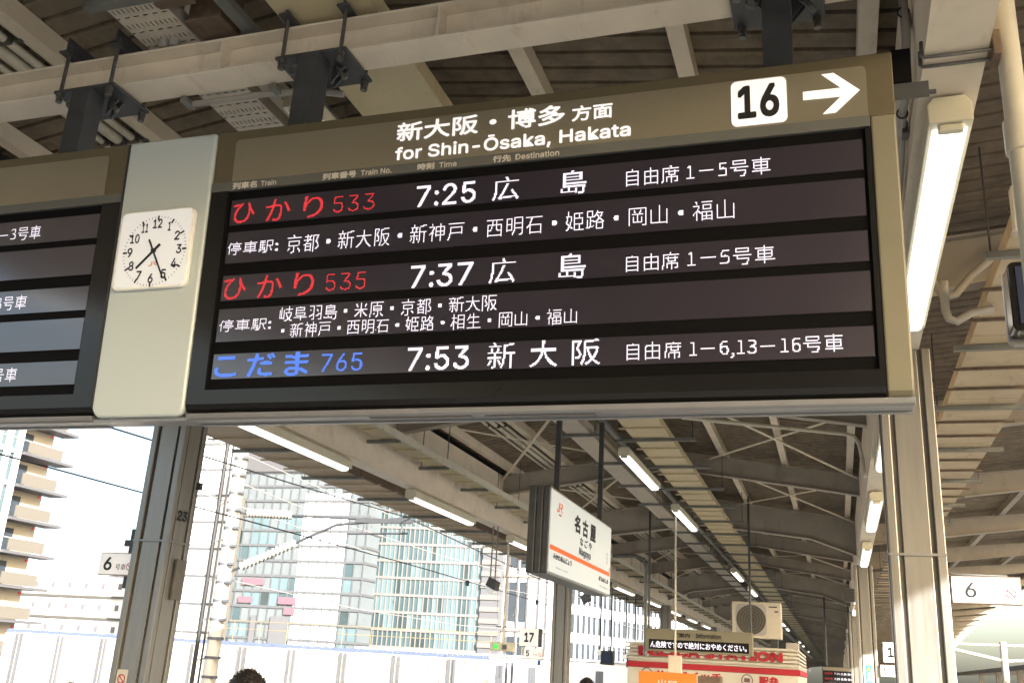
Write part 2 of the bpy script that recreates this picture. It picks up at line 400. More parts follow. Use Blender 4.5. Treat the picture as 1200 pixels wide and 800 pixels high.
# ------------------------------------------------------------------ the canopy
YA, YB = -78.0, 200.0
XR, XL, XM = 0.49, -5.28, -2.40          # right beam, left beam, ridge
def zin(x): return 5.13 - 0.145 * abs(x - XM)       # underside of the inner deck
def zoR(x): return 4.60 + 0.085 * (x - XR)
def zoL(x): return 4.60 + 0.06 * (XL - x)
canopy = thing("platform_canopy", "cream steel canopy roof with brown ribbed deck over the whole platform", "roof", (0, 0, 0))
def deck(x0, z0, x1, z1, ya, yb, pitch=0.155, h=0.022, xfun=None):
    m = MB(); prof = []
    y = ya
    while y < yb:
        prof += [(y, 0), (y + pitch * .16, -.008), (y + pitch * .22, 0), (y + pitch * .78, 0), (y + pitch * .86, h), (y + pitch * .96, h)]
        y += pitch
    prof.append((y, 0))
    vs = []
    for (yy, dz) in prof:
        xe = x1 if xfun is None else xfun(yy)
        ze = z1 if xfun is None else z0 + (z1 - z0) * (xe - x0) / (x1 - x0)
        vs += [(x0, yy, z0 + dz), (xe, yy, ze + dz)]
    fs = [(2 * i, 2 * i + 1, 2 * i + 3, 2 * i + 2) for i in range(len(prof) - 1)]
    m.add(vs, fs)
    n = len(vs)
    return m
deck(XL, zin(XL), XM, zin(XM), YA, YB).build("roof_deck", deckm, canopy)
deck(XM, zin(XM), XR, zin(XR), YA, YB).build("roof_deck", deckm, canopy)
def eave(y): return 6.1 if y < 40 else 6.1 + 3.6 * ((y - 40) / 59.0) ** 1.2
deck(XR, zoR(XR), 6.1, zoR(6.1), YA, YB, xfun=eave).build("roof_deck", deckm, canopy)
deck(-7.9, zoL(-7.9), XL, zoL(XL), YA, YB).build("roof_deck", deckm, canopy)
# opaque top skin so that no light leaks through
MB().prism([(XL - 2.6, 4.95), (XL, 4.90), (XM, 5.34), (XR, 4.90), (6.1, 5.28), (6.1, 5.30), (XR, 4.95), (XM, 5.40), (XL, 4.95), (XL - 2.6, 5.0)], 'y', YA, YB).build("roof_covering", bgrey, canopy)
# long beams over the pillar rows
for xc in (XR, XL):
    MB().box(xc - 0.092, xc + 0.092, YA, YB, 3.762, 4.585).box(xc - 0.105, xc + 0.105, YA, YB, 3.745, 3.760).build("gutter_beam", steel, canopy)
# purlins
for x in (0.27, -0.66, -1.58, -3.22, -4.14, -5.02):
    MB().box(x - 0.045, x + 0.045, YA, YB, zin(x) - 0.125, zin(x) - 0.004).build("purlin", steel, canopy)
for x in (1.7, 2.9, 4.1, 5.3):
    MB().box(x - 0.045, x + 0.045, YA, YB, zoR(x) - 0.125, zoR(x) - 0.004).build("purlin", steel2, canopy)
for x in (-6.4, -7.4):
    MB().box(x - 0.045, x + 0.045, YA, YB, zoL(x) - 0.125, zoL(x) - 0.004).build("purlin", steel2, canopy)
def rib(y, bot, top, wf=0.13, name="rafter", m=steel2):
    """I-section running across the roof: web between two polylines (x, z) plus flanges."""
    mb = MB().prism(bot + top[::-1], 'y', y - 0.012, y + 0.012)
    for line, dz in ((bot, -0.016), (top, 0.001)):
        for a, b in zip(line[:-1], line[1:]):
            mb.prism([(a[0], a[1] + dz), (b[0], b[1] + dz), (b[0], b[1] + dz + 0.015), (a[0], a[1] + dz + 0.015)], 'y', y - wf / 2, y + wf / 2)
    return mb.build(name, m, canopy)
GIRD = [-6.3 + 12.9 * k for k in range(10)]
yk = -6.3 - 12.9 * 5
k = 0
while yk < 175:
    main = (k % 3 == 0)
    if main:
        bot = [(XL + .09, 3.92), (XL + .9, 4.22), (XM, 4.46), (XR - .9, 4.22), (XR - .09, 3.92)]
        d = 0.16
    else:
        bot = [(XL + .09, 4.29), (XM, 4.71), (XR - .09, 4.29)]; d = 0.155
    top = [(XL + .09, zin(XL) - d), (XM, zin(XM) - d), (XR - .09, zin(XR) - d)]
    if main: top = [top[0], (XL + .9, zin(XL + .9) - d), top[1], (XR - .9, zin(XR - .9) - d), top[2]]
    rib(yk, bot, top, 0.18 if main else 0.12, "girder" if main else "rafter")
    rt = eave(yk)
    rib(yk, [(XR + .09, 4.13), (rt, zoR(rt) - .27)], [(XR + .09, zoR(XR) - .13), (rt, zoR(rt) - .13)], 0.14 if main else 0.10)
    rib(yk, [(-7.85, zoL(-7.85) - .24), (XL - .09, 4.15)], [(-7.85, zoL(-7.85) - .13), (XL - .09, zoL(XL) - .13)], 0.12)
    yk += 4.3; k += 1
# crossed flat bars under the deck
for y0 in (11.0, 15.3, 23.9, 28.2, 36.8):
    for xa, xb in ((XM + .6, XR - .1), (XL + .1, XM - .6)):
        for a, b in ((xa, xb), (xb, xa)):
            MB().bar((a, y0 + .15, zin(a) - .20), (b, y0 + 4.15, zin(b) - .20), 0.045, 0.012).build("brace", steel, canopy)

# cross beam that carries the boards
sb = thing("cross_beam", "cream steel H-beam with stiffener plates above the departure boards", "beam", (0, 3.72, 4.46))
MB().box(-5.85, 0.435, 3.63, 3.81, 4.460, 4.474).box(-5.85, 0.435, 3.63, 3.81, 4.646, 4.66).box(-5.85, 0.435, 3.715, 3.725, 4.4745, 4.6455).build("beam", steel, sb, bevel=0.003)
for x in (-4.75, -2.96, -1.72, -0.6):
    MB().box(x - .006, x + .006, 3.635, 3.713, 4.4745, 4.6455).build("stiffener", steel, sb)
MB().tube([(-3.3, 3.86, 4.44), (-2.8, 3.86, 4.44), (-2.55, 3.87, 4.43), (-2.35, 3.90, 4.40)], 0.018).build("conduit", condm, sb)
for x in (-3.28, -2.72):
    MB().box(x - .02, x + .02, 3.79, 3.885, 4.42, 4.452).build("conduit_clip", galv, sb, bevel=.004)

# ------------------------------------------------------------------ pillars
def pillar(label):
    """Stainless-clad pillar: recessed middle panels, four corner channels, rivets, band."""
    t = thing("station_pillar", label, "pillar", (0, 0, 0), group="stainless pillars along the platform")
    w, d = 0.165, 0.15
    MB().box(-w + .03, w - .03, -d + .03, d - .03, 0, 3.744).build("core", stain_d, t, True)
    for sx in (-1, 1):
        for sy in (-1, 1):
            x0, x1 = sorted((sx * w, sx * (w - .055))); y0, y1 = sorted((sy * d, sy * (d - .055)))
            MB().box(x0, x1, y0, y1, 0, 3.744).build("corner_channel", stain, t, True, bevel=.006)
    pn = MB()
    for s in (-1, 1):
        pn.box(-.082, .082, *sorted((s * (d - .008), s * (d - .031))), 0, 3.744)
        pn.box(*sorted((s * (w - .008), s * (w - .031))), -.075, .075, 0, 3.744)
    pn.build("cover_panel", stain, t, True, bevel=.004)
    rv = MB()
    for k in range(9):
        for x in (-.096, .096):
            rv.tube([(x, -d + .03, .25 + .42 * k), (x, -d + .018, .25 + .42 * k)], .006, 8)
    rv.build("rivet", bolt_m, t, True)
    bd = MB()
    for z in (2.40,):
        bd.box(-w - .004, w + .004, -d - .006, -d - .001, z - .008, z + .008).box(w + .001, w + .006, -d, d, z - .008, z + .008).box(-w - .006, -w - .001, -d, d, z - .008, z + .008)
    bd.build("band_strap", silver, t, True)
    return t
p0 = pillar("stainless pillar with red no-smoking sticker and number 23, beside the left platform edge")
p0.location = (-5.29, 6.85, 0)
num = MB(); put_text(num, "23", -.08, .05, 2.575, 2.66, .1675, .02, SANS, face='x'); num.build("pillar_number", blackp, p0, True)
stk = MB().prism(rrect(-.10, .0, 1.22, 1.40, .008), 'y', -.147, -.1435).build("sticker", whitem, p0, True)
MB().disc((-.05, 1.33), .036, 28, -.1495, .027).add([(-.075, -.1495, 1.351), (-.069, -.1495, 1.357), (-.025, -.1495, 1.311), (-.031, -.1495, 1.305)], [(0, 1, 2, 3)]).build("no_smoking_mark", redp, stk, True)
MB().box(.1665, .19, -.01, .12, 1.95, 2.27).build("side_plate", stain_d, p0, True, bevel=.004)
MB().box(.1665, .20, .11, .15, 2.86, 2.92).build("hook_bracket", darkst, p0, True)
MB().box(-.19, -.1665, .02, .13, 2.3, 3.74).build("cable_cover", steel2, p0, True)
ords = ["second", "third", "fourth", "fifth", "sixth"]
base_pillar = pillar("thick stainless pillar at the right, sunlit below a carriage 6 sign")
base_pillar.location = (0.495, 6.75, 0)
for i in range(5):
    c = copy_tree(base_pillar); c.location = (-5.29, 19.65 + 12.9 * i, 0)
    c["label"] = ("stainless pillar carrying the 17 box, beyond the hanging station name sign" if i == 0 else f"{ords[i]} stainless pillar from the front in the left row, far along the platform")
    c = copy_tree(base_pillar); c.location = (0.495, 19.65 + 12.9 * i, 0)
    c["label"] = ("stainless pillar with green poster, just left of the thick sunlit pillar" if i == 0 else f"{ords[i]} stainless pillar from the front in the right row, far along the platform")
    if i == 0:
        ORIG[c] = None
        po = MB().box(-.09, .09, -.158, -.152, 1.2, 2.16).build("notice_board", conc, c, True)
        gp = MB().box(-.05, .05, -.163, -.159, 1.25, 1.98).build("poster", greenp, po, True)
        pt = MB(); put_text(pt, "使", -.035, .035, 1.79, 1.86, -.166); put_text(pt, "用", -.035, .035, 1.70, 1.77, -.166); put_text(pt, "中", -.035, .035, 1.61, 1.68, -.166)
        pt.build("poster_lettering", whitem, gp, True)
        MB().add([(-.035, -.166, 1.885), (.035, -.166, 1.885), (.0, -.166, 1.95)], [(0, 1, 2)]).build("warning_mark", orangem, gp, True)
MB().prism([(6.45, 3.742), (6.45, 3.60), (6.595, 3.46), (6.595, 3.742)], 'x', .41, .57).build("beam_bracket", steel, base_pillar, False)
base_bracket = base_pillar.children[-1]
for v in base_bracket.data.vertices: v.co -= Vector((0.495, 6.75, 0))

# ------------------------------------------------------------------ departure boards
TILT, YAW = R(4.0), R(0.6)
BROT = (TILT, 0, YAW)
def board_frame(): return (-1.25, 3.6, 2.6)
BO = Vector(board_frame())
def bthing(name, label, cat, group=None):
    return thing(name, label, cat, tuple(BO), BROT, group)
ROWS = [(0.892, 1.020), (0.702, 0.857), (0.520, 0.642), (0.324, 0.480), (0.150, 0.266)]
def board(label, xa, xb, gold_left, gold_right):
    """xa..xb = whole width; the black screen field lies between the end pieces."""
    t = bthing("departure_board", label, "display board", "overhead departure boards")
    bl = xa + (0.095 if gold_left else 0.0); br = xb - (0.095 if gold_right else 0.0)
    # casing behind
    MB().prism([(0.03, -.004), (.15, .0), (.15, 1.36), (0.03, 1.36)], 'x', xa + .004, xb - .004).build("casing", darkst, t, True, bevel=.01)
    # bronze header frame
    MB().prism([(.0, 1.113), (.03, 1.113), (.16, 1.38), (.0, 1.38)], 'x', xa, xb).build("header_frame", goldf, t, True, bevel=.004)
    hp = MB().prism(rrect(bl + .105 - (0.095 if gold_left else 0), br - .004 if gold_right else br - .115, 1.113, 1.330, .022, corners="ab"), 'y', -.0045, -.0005).build("header_panel", goldp, t, True)
    gs = MB().box(bl, br, -.006, .03, 1.067, 1.1125).build("column_strip", gbar, t, True)
    # black field: surround and recessed glass
    rl, rr = bl + (.09 if not gold_left else .02), br - (.02 if gold_right else .115)
    sr = MB().box(bl, rl, -.004, .03, .10, 1.0665).box(rr, br, -.004, .03, .10, 1.0665)
    sr.prism([(.03, .0995), (-.004, .0995), (-.004, .035), (.004, .012), (.03, .0)], 'x', bl, br)
    sr.build("screen_surround", blackg, t, True)
    MB().box(rl, rr, .012, .03, .10, 1.0665).build("screen_back", blackr, t, True)
    for x, s in ((xa, gold_left), (xb - .095, gold_right)):
        if s:
            MB().prism([(.03, 1.1125), (-.003, 1.1125), (-.003, .06), (.004, .02), (.03, -.004)], 'x', x + .002, x + .0945).build("end_cap", goldc, t, True, bevel=.008)
    # silver bottom moulding with vents below
    MB().prism([(.002, -.005), (.145, -.005), (.15, -.02), (.15, -.034), (.02, -.034), (.008, -.026)], 'x', xa, xb).build("bottom_moulding", silver, t, True, bevel=.003)
    v = MB()
    MB().box(xa, xb, .125, .155, -.040, -.0345).build("underside_panel", silver, t, True)
    for x in (xa + .9, xa + 1.42):
        v.box(x, x + .46, .04, .09, -.0375, -.0345)
    v.build("vent_grille", stain_d, t, True)
    rows = []
    for z0, z1 in ROWS:
        rows.append(MB().box(rl + .022 if not gold_left else rl + .01, rr - .012, .006, .0115, z0, z1).build("display_row", ledtile, t, True))
    return t, hp, gs, rows
RB, hp, gs, rows = board("departure board showing 7:25, 7:37 and 7:53 trains under a platform 16 header", -1.512, 1.552, False, True)
YT = -.008
MB_ = MB
# header lettering
text("新大阪・博多", -.558, .230, 1.222, 1.315, YT, whitep, hp, "header_lettering", .006)
text("方面", .261, .439, 1.226, 1.297, YT, whitep, hp, "header_lettering", .006)
text("for Shin-Ōsaka, Hakata", -.559, .517, 1.119, 1.206, YT, whitep, hp, "header_lettering", .014, SANS)
nb = MB().prism(rrect(.931, 1.150, 1.122, 1.323, .024), 'y', -.0085, -.005).build("number_plate", whitep, hp, True)
text("16", .957, 1.121, 1.149, 1.297, -.0115, blackp, nb, "numeral", .026, SANS)
MB().add([(a, YT, b) for a, b in ((1.212, 1.243), (1.212, 1.206), (1.354, 1.204), (1.283, 1.136), (1.333, 1.137), (1.427, 1.224), (1.332, 1.312), (1.284, 1.311), (1.356, 1.243))], [(0, 1, 2, 8), (2, 3, 4, 5), (8, 2, 5), (8, 5, 6, 7)]).build("arrow", whitep, hp, True)
for s, a, b, c, d, f in (("列車名", -1.396, -1.263, 1.069, 1.104, 0), ("Train", -1.242, -1.160, 1.073, 1.099, 1), ("列車番号", -.918, -.746, 1.070, 1.103, 0), ("Train No.", -.723, -.570, 1.073, 1.100, 1),
                         ("時刻", -.445, -.363, 1.071, 1.103, 0), ("Time", -.340, -.257, 1.073, 1.099, 1), ("行先", -.089, -.006, 1.071, 1.103, 0), ("Destination", .014, .210, 1.074, 1.101, 1)):
    text(s, a, b, c, d, -.0085, cremep, gs, "strip_lettering", .012)
TXT = {
 0: [("ひ", -1.385, -1.266, .900, 1.000, 'r', 0), ("か", -1.208, -1.078, .896, 1.004, 'r', 0), ("り", -1.010, -.909, .895, 1.004, 'r', 0), ("533", -.859, -.647, .908, .988, 'r', .0),
     ("7:25", -.446, -.165, .900, 1.000, 'w', .007), ("広", -.090, .032, .897, 1.004, 'w', 0), ("島", .217, .328, .897, 1.004, 'w', 0), ("自由席", .497, .716, .908, .984, 'w', 0), ("1－5号車", .745, 1.080, .908, .984, 'w', 0)],
 1: [("停車駅:", -1.395, -1.125, .742, .806, 'w', 0), ("京都・新大阪・新神戸・西明石・姫路・岡山・福山", -1.081, .933, .728, .818, 'w', 0)],
 2: [("ひ", -1.390, -1.269, .524, .627, 'r', 0), ("か", -1.211, -1.081, .522, .630, 'r', 0), ("り", -1.020, -.919, .521, .631, 'r', 0), ("535", -.862, -.659, .534, .615, 'r', .0),
     ("7:37", -.449, -.162, .524, .626, 'w', .007), ("広", -.089, .029, .522, .632, 'w', 0), ("島", .217, .330, .522, .632, 'w', 0), ("自由席", .499, .713, .535, .608, 'w', 0), ("1－5号車", .746, 1.083, .535, .610, 'w', 0)],
 3: [("停車駅:", -1.390, -1.119, .370, .428, 'w', 0), ("岐阜羽島・米原・京都・新大阪", -1.078, -.045, .402, .475, 'w', 0), ("・新神戸・西明石・姫路・相生・岡山・福山", -1.062, .300, .327, .396, 'w', 0)],
 4: [("こ", -1.387, -1.270, .158, .254, 'b', .007), ("だ", -1.220, -1.077, .155, .261, 'b', .007), ("ま", -1.028, -.907, .153, .262, 'b', .007), ("765", -.847, -.648, .166, .246, 'b', 0),
     ("7:53", -.438, -.159, .156, .257, 'w', .007), ("新", -.078, .042, .153, .263, 'w', 0), ("大", .104, .219, .153, .264, 'w', 0), ("阪", .281, .398, .155, .262, 'w', 0), ("自由席", .504, .722, .167, .240, 'w', 0), ("1－6,13－16号車", .750, 1.319, .162, .240, 'w', 0)]}
LEDM = {'r': ledr, 'w': ledw, 'b': ledb}
for i, items in TXT.items():
    for s, a, b, c, d, cc, bold in items:
        thin = s[0] in "自停156京岐・"
        dots = 16 if s[0] in "自停1567" and ":" not in s[:2] or s[0] == "停" else 24
        if s[:3] == "765": dots = 18
        if i == 3 and s[0] in "岐・": dots = 18
        if s[0] == "京": dots = 21
        led_text(s, a, b, c, d, .0035, dots, LEDM[cc], rows[i], "row_lettering", bold, thin)
LB, hp2, gs2, rows2 = board("departure board cut off at the left edge of the picture, left of the clock", -5.09, -2.030, True, False)
for i, (s, a, b, c, d) in {0: ("自由席1－3号車", -3.05, -2.507, .914, .988), 2: ("自由席1－3号車", -3.06, -2.523, .542, .617), 4: ("自由席1－5号車", -3.05, -2.507, .172, .244)}.items():
    led_text(s, a, b, c, d, .0035, 16, ledw, rows2[i], "row_lettering", 0, True)
MB().tube([(1.55, .14, 1.26), (1.72, .14, 1.26)], .01, 8).box(1.556, 1.69, .10, .104, 1.22, 1.29).build("side_bracket", darkst, RB, True)
MB().box(1.556, 1.63, .095, .11, 1.295, 1.44).build("side_bracket", blackr, RB, True)

# pale glass panel with the clock between the boards
cp = bthing("glass_divider", "pale green frosted panel between the two departure boards", "panel")
MB().prism(rrect(-2.022, -1.520, -.018, 1.378, .05, corners="cd"), 'y', -.012, .03).build("front_panel", glassm, cp, True, bevel=.014, seg=3)
MB().box(-2.01, -1.53, .031, .15, .0, 1.36).build("panel_body", steel2, cp, True)
MB().prism([(.02, -.020), (.145, -.020), (.15, -.034), (.02, -.034)], 'x', -2.028, -1.514).build("bottom_moulding", silver, cp, True)
MB().tube([(-2.026, -.006, 1.37), (-2.026, -.006, .04), (-1.99, -.006, -.016)], .006, 6).build("edge_seal", rubber, cp, True)
ck = bthing("clock", "square white analogue clock showing 7:25 on the pale panel", "clock")
MB().prism(rrect(-1.990, -1.569, .590, .990, .035), 'y', -.040, -.0125).build("clock_case", clockrim, ck, True, bevel=.008, seg=3)
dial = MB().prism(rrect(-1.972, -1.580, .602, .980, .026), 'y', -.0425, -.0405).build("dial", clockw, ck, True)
cx, cz = -1.764, .776
m = MB()
for k in range(60):
    a = R(6 * k); big = k % 5 == 0
    r0, r1, w = (.155, .179, .0050) if big else (.167, .177, .0013)
    ca, sa = math.sin(a), math.cos(a)
    m.add([(cx + ca * r0 - sa * w, -.0436, cz + sa * r0 + ca * w), (cx + ca * r0 + sa * w, -.0436, cz + sa * r0 - ca * w), (cx + ca * r1 + sa * w, -.0436, cz + sa * r1 - ca * w), (cx + ca * r1 - sa * w, -.0436, cz + sa * r1 + ca * w)], [(0, 1, 2, 3)])
m.build("hour_marks", blackp, dial, True)
m = MB()
for h in range(1, 13):
    a = R(30 * h); px = cx + .138 * math.sin(a); pz = cz + .138 * math.cos(a)
    hw = .0145 if h < 10 else .026
    if h == 1: hw = .008
    if h == 11: hw = .018
    put_text(m, str(h), px - hw, px + hw, pz - .0235, pz + .0235, -.0438, .016, SANS)
m.build("hour_numerals", blackp, dial, True)
jr_mark(MB(), cx - .022, cx + .024, .700, .722, -.0437).build("railway_mark", orangep, dial, True)
def hand(x1, z1, x2, z2, w, y, nm):
    d = Vector((x2 - x1, z2 - z1)).normalized(); n = Vector((-d.y, d.x)) * w
    MB().prism([(x1 + n.x, z1 + n.y), (x1 - n.x, z1 - n.y), (x2 - n.x * .8, z2 - n.y * .8), (x2 + n.x * .8, z2 + n.y * .8)], 'y', y - .003, y).build(nm, blackp, ck, True)
hand(-1.733, .806, -1.852, .692, .0065, -.047, "hour_hand")
hand(-1.794, .832, -1.690, .634, .0045, -.052, "minute_hand")
MB().tube([(cx, -.043, cz), (cx, -.058, cz)], .010, 12).build("hub", blackp, ck, True)

# hanger posts clamped to the cross beam
def hanger(label, x):
    t = thing("hanger_post", label, "hanger", (x, 3.72, 3.98), group="hanger posts above the boards")
    MB().box(-.06, .06, -.15, -.035, -.02, .452).build("post", darkst, t, True, bevel=.004)
    MB().box(-.20, .20, -.14, .16, .453, .470).build("clamp_plate", darkst, t, True, bevel=.003)
    MB().prism([(-.06, .452), (-.06, .39), (-.10, .452)], 'y', -.05, -.04).prism([(.06, .452), (.06, .36), (.13, .452)], 'y', -.01, .0).prism([(.06, .452), (.06, .36), (.13, .452)], 'y', .03, .04).build("gusset", darkst, t, True)
    for sx in (-.165, .165):
        MB().bar((sx, -.17, .70), (sx, .19, .70), .06, .012).prism([(sx - .006, .705), (sx + .006, .705), (sx + .006, .80), (sx - .006, .80)], 'y', -.15, .15).build("top_angle", darkst, t, True)
        for sy in (-.125, .145):
            MB().tube([(sx, sy, .40), (sx, sy, .76)], .0105, 8).tube([(sx, sy, .428), (sx, sy, .452)], .021, 6).tube([(sx, sy, .400), (sx, sy, .420)], .018, 6).tube([(sx, sy, .707), (sx, sy, .727)], .02, 6).build("clamp_bolt", bolt_m, t, True)
    MB().tube([(-.10 + .028 * math.cos(a), -.10, .405 + .03 * math.sin(a)) for a in (2 * math.pi * k / 14 for k in range(15))], .007, 8, False).tube([(.1, -.02, .44), (.13, -.05, .39), (.16, -.03, .36)], .014, 8).build("shackle", bolt_m, t, True)
    return t
h0 = hanger("dark steel hanger post clamped to the beam above the left board's end", -3.77)
h1 = copy_tree(h0); h1.location = (-2.38, 3.72, 3.98); h1["label"] = "dark steel hanger post clamped to the beam, middle one, above the board's header"
h2 = copy_tree(h0); h2.location = (-.13, 3.72, 3.98); h2["label"] = "dark steel hanger post clamped to the beam just above the 16 plate"

BS = 0.885
for o in (RB, LB, cp, ck, h0, h1, h2, sb):
    e = Vector((0, 0, 1.6)); o.location = e + (o.location - e) * BS; o.scale = (BS, BS, BS)

# ------------------------------------------------------------------ fluorescent lights
def lamp(label, group):
    t = thing("fluorescent_light", label, "light", (0, 0, 0), group=group)
    MB().prism([(-.078, .026), (-.078, .105), (-.055, .136), (.055, .136), (.078, .105), (.078, .026)], 'y', 0, 2.36).build("housing", lamph, t, True, bevel=.004)
    MB().prism([(-.062, .0255), (-.052, .003), (-.03, -.006), (.03, -.006), (.052, .003), (.062, .0255)], 'y', .055, 2.305).build("tube", lampm, t, True)
    for y in (.012, 2.31):
        MB().box(-.045, .045, y, y + .038, -.004, .0255).build("socket", lamph, t, True, bevel=.008)
    return t
rowsL = [("right row under the right beam", XR, 3.60, [3.50, 7.7, 11.8, 16.15, 20.6, 25.0, 29.3, 33.6]),
         ("left row under the left beam", XL, 3.60, [-1.1, 3.3, 7.5, 11.7, 16.0, 20.3, 24.6, 28.9, 33.2, 37.5, 41.8, 46.1, 50.4, 54.7]),
         ("middle row under the cable tray", -2.50, 4.20, [3.70, 12.0, 16.3, 26.1, 31.2, 49.0, 53.4, 70.0, 77.0, 90.0])]
NTH = ["nearest", "second", "third", "fourth", "fifth", "sixth", "seventh", "eighth", "ninth", "tenth", "eleventh", "twelfth", "thirteenth", "fourteenth"]
first = None
for nm, x, z, ys in rowsL:
    for i, y in enumerate(ys):
        lab = f"{NTH[i]} lit fluorescent light from the front of the {nm}"
        gr = "lights of the " + nm
        if first is None: first = t = lamp(lab, gr)
        else: t = copy_tree(first); t["label"] = lab; t["group"] = gr
        t.location = (x, y, z)
rl = thing("lighting_rail", "thin steel rail carrying the middle row of fluorescent lights", "rail", (-2.5, 0, 4.337))
MB().box(-2.53, -2.47, 2.0, 95, 4.338, 4.38).build("channel", galv, rl)
for y in [3 + 3.2 * k for k in range(26)]:
    MB().tube([(-2.5, y, 4.38), (-2.5, y, zin(-2.5) - .01)], .006, 6).build("hanger_rod", galv, rl)

# ------------------------------------------------------------------ cable ducts with flat panels and cross bars
def duct(label, x0, x1, z, ya, yb, pm, bx0, bx1, y_first, pitch=1.63, ribm=None, rail_side=None, top=4.9, bars_from=0):
    t = thing("cable_duct", label, "cable duct", (x0, ya, z), group="panelled cable ducts under the roof")
    p = MB(); y = ya; i = 0
    while y < yb:
        L = min(0.815, yb - y)
        p.box(x0, x1, y + .003, y + L - .003, z + .002 * (i % 2), z + .012 + .002 * (i % 2)); y += .815; i += 1
    p.build("bottom_panel", pm, t)
    MB().box(x0, x0 + .012, ya, yb, z + .0145, z + .09).box(x1 - .012, x1, ya, yb, z + .0145, z + .09).build("side_rail", pm, t)
    r = MB(); y = y_first - pitch * math.floor((y_first - ya) / pitch)
    n = 0; yy = y
    while yy < yb:
        for q in (pitch / 3, 2 * pitch / 3) if yy >= bars_from - pitch else ():
            r.box(x0 - .06, x1 + .06, yy + q - .012, yy + q + .012, z - .02, z - .003)
        yy += pitch
    r.build("rib", ribm or galv, t)
    yy = y
    while yy < bars_from: yy += pitch
    while yy < yb:
        MB().box(bx0, bx1, yy - .02, yy + .02, z - .042, z - .003).build("cross_bar", galv, t)
        n += 1
        if n % 2 == 0 and n < 40:
            h = MB()
            for xx in (bx0 + .03, bx1 - .03): h.tube([(xx, yy, z - .04), (xx, yy, top)], .006, 6)
            h.build("hanger_rod", darkst, t)
        yy += pitch
    return t
dr = duct("beige panelled cable duct outside the right beam, stained with rust", 0.96, 1.50, 3.90, 3.6, 130, ductm, .86, 1.62, 7.05, 1.63, rustm, top=4.55)
dc = duct("pale panelled cable duct along the middle, right of the centre lights", -2.315, -1.85, 4.36, 2.5, 120, ductw, -2.52, -1.55, 11.65, 1.66, ductw, top=5.0, bars_from=6)
dl = duct("pale panelled cable duct inside the left beam, above the left lights", -4.96, -4.72, 4.00, 2.5, 120, ductw, -5.12, -4.70, 10.0, 1.55, ductw, top=4.7)
MB().box(-4.715, -4.675, 2.5, 120, 3.985, 4.07).build("edge_rail", pipem, dl)
do = duct("brown-beige panelled cable duct outside the left beam along the open side", -6.50, -5.79, 3.80, 3.0, 120, ductm, -6.60, -5.72, 7.9, 1.63, ductm, top=4.6)
MB().box(-5.785, -5.75, 3, 120, 3.79, 3.90).build("edge_rail", rustm, do)

tr = thing("perforated_cable_tray", "cream cable tray with rows of slots, left of the centre lights", "cable tray", (-3.12, 2.2, 4.36), group=None)
MB().box(-3.10, -2.81, 2.2, 120, 4.375, 4.379).build("slotted_plate", traym, tr)
MB().box(-3.105, -3.10, 2.2, 120, 4.375, 4.44).box(-2.81, -2.805, 2.2, 120, 4.375, 4.44).build("side_rail", steel2, tr)
for k in range(45):
    y = 2.92 + 1.7 * k
    MB().box(-3.16, -2.62, y - .02, y + .02, 4.335, 4.372).tube([(-3.14, y, 4.34), (-3.14, y, 4.98)], .006, 6).tube([(-2.75, y, 4.34), (-2.75, y, 5.0)], .006, 6).build("support_bar", galv, tr)
MB().tube([(-3.0 + .01 * math.sin(k), 2.2 + 2 * k, 4.405) for k in range(55)], .02, 8).tube([(-2.90, 2.2 + 2 * k, 4.405) for k in range(55)], .024, 8).build("cables", rubber, tr)

for i, (x, y) in enumerate(((-2.72, 2.93), (-2.66, 3.20))):
    t = thing("junction_box", ["dark brown junction box under the roof above the slotted tray, nearer one", "dark brown junction box under the roof above the slotted tray, farther one"][i], "junction box", (x, y, 4.44), group="dark boxes above the slotted tray")
    MB().box(x - .10, x + .08, y - .08, y + .08, 4.37, 4.56).build("box", rustm, t, bevel=.006)
    MB().box(x - .106, x + .086, y - .086, y + .086, 4.352, 4.369).build("lid", rustm, t, bevel=.004)
    MB().tube([(x, y, 4.56), (x, y, 4.95)], .012, 8).build("drop_conduit", condm, t)

# conduits and pipes
def pipe_run(name, label, cat, pts, r, m, clips=None, group=None):
    t = thing(name, label, cat, pts[0], group=group)
    MB().tube(pts, r, 12).build("pipe", m, t)
    for c in clips or ():
        MB().bar((c[0] - r * 1.6, c[1], c[2]), (c[0] + r * 1.6, c[1], c[2]), .03, r * 2.3).build("clip", bolt_m, t, bevel=.004)
    return t
for i, (x, r_, nm) in enumerate(((-4.20, .022, "rightmost"), (-4.32, .026, "second from the right"), (-4.43, .038, "thickest"), (-4.56, .022, "leftmost"))):
    pipe_run("ceiling_conduit", f"cream conduit under the left roof slope, {nm} of four running together", "conduit", [(x, -4, 4.78), (x, 90, 4.78)], r_, pipem, [(x, y, 4.78) for y in (3.5, 4.6, 8, 12.5, 17, 22)], "four conduits under the left roof slope")
for i, dx in enumerate((0, .06)):
    pipe_run("flexible_conduit", ["curved grey flexible conduit rising to the slotted tray, left one", "curved grey flexible conduit rising to the slotted tray, right one"][i], "conduit",
             [(-3.30 + dx, 3.45, 4.58), (-3.31 + dx, 3.44, 4.70), (-3.28 + dx, 3.40, 4.80), (-3.20 + dx, 3.35, 4.84), (-3.08 + dx, 3.3, 4.80), (-3.0 + dx, 3.25, 4.6), (-2.98 + dx, 3.25, 4.33)], .026, condm, group="curved conduits by the slotted tray")
dp = thing("drain_pipe", "cream drain pipe strapped to the right beam at the picture's corner", "drain pipe", (.665, 3.28, 0))
MB().tube([(.665, 3.28, 0), (.665, 3.28, 4.6)], .038, 20).build("pipe", pipem, dp)
MB().tube([(.665, 3.28, 3.35), (.665, 3.28, 3.47)], .047, 20).build("coupling", pipem, dp)
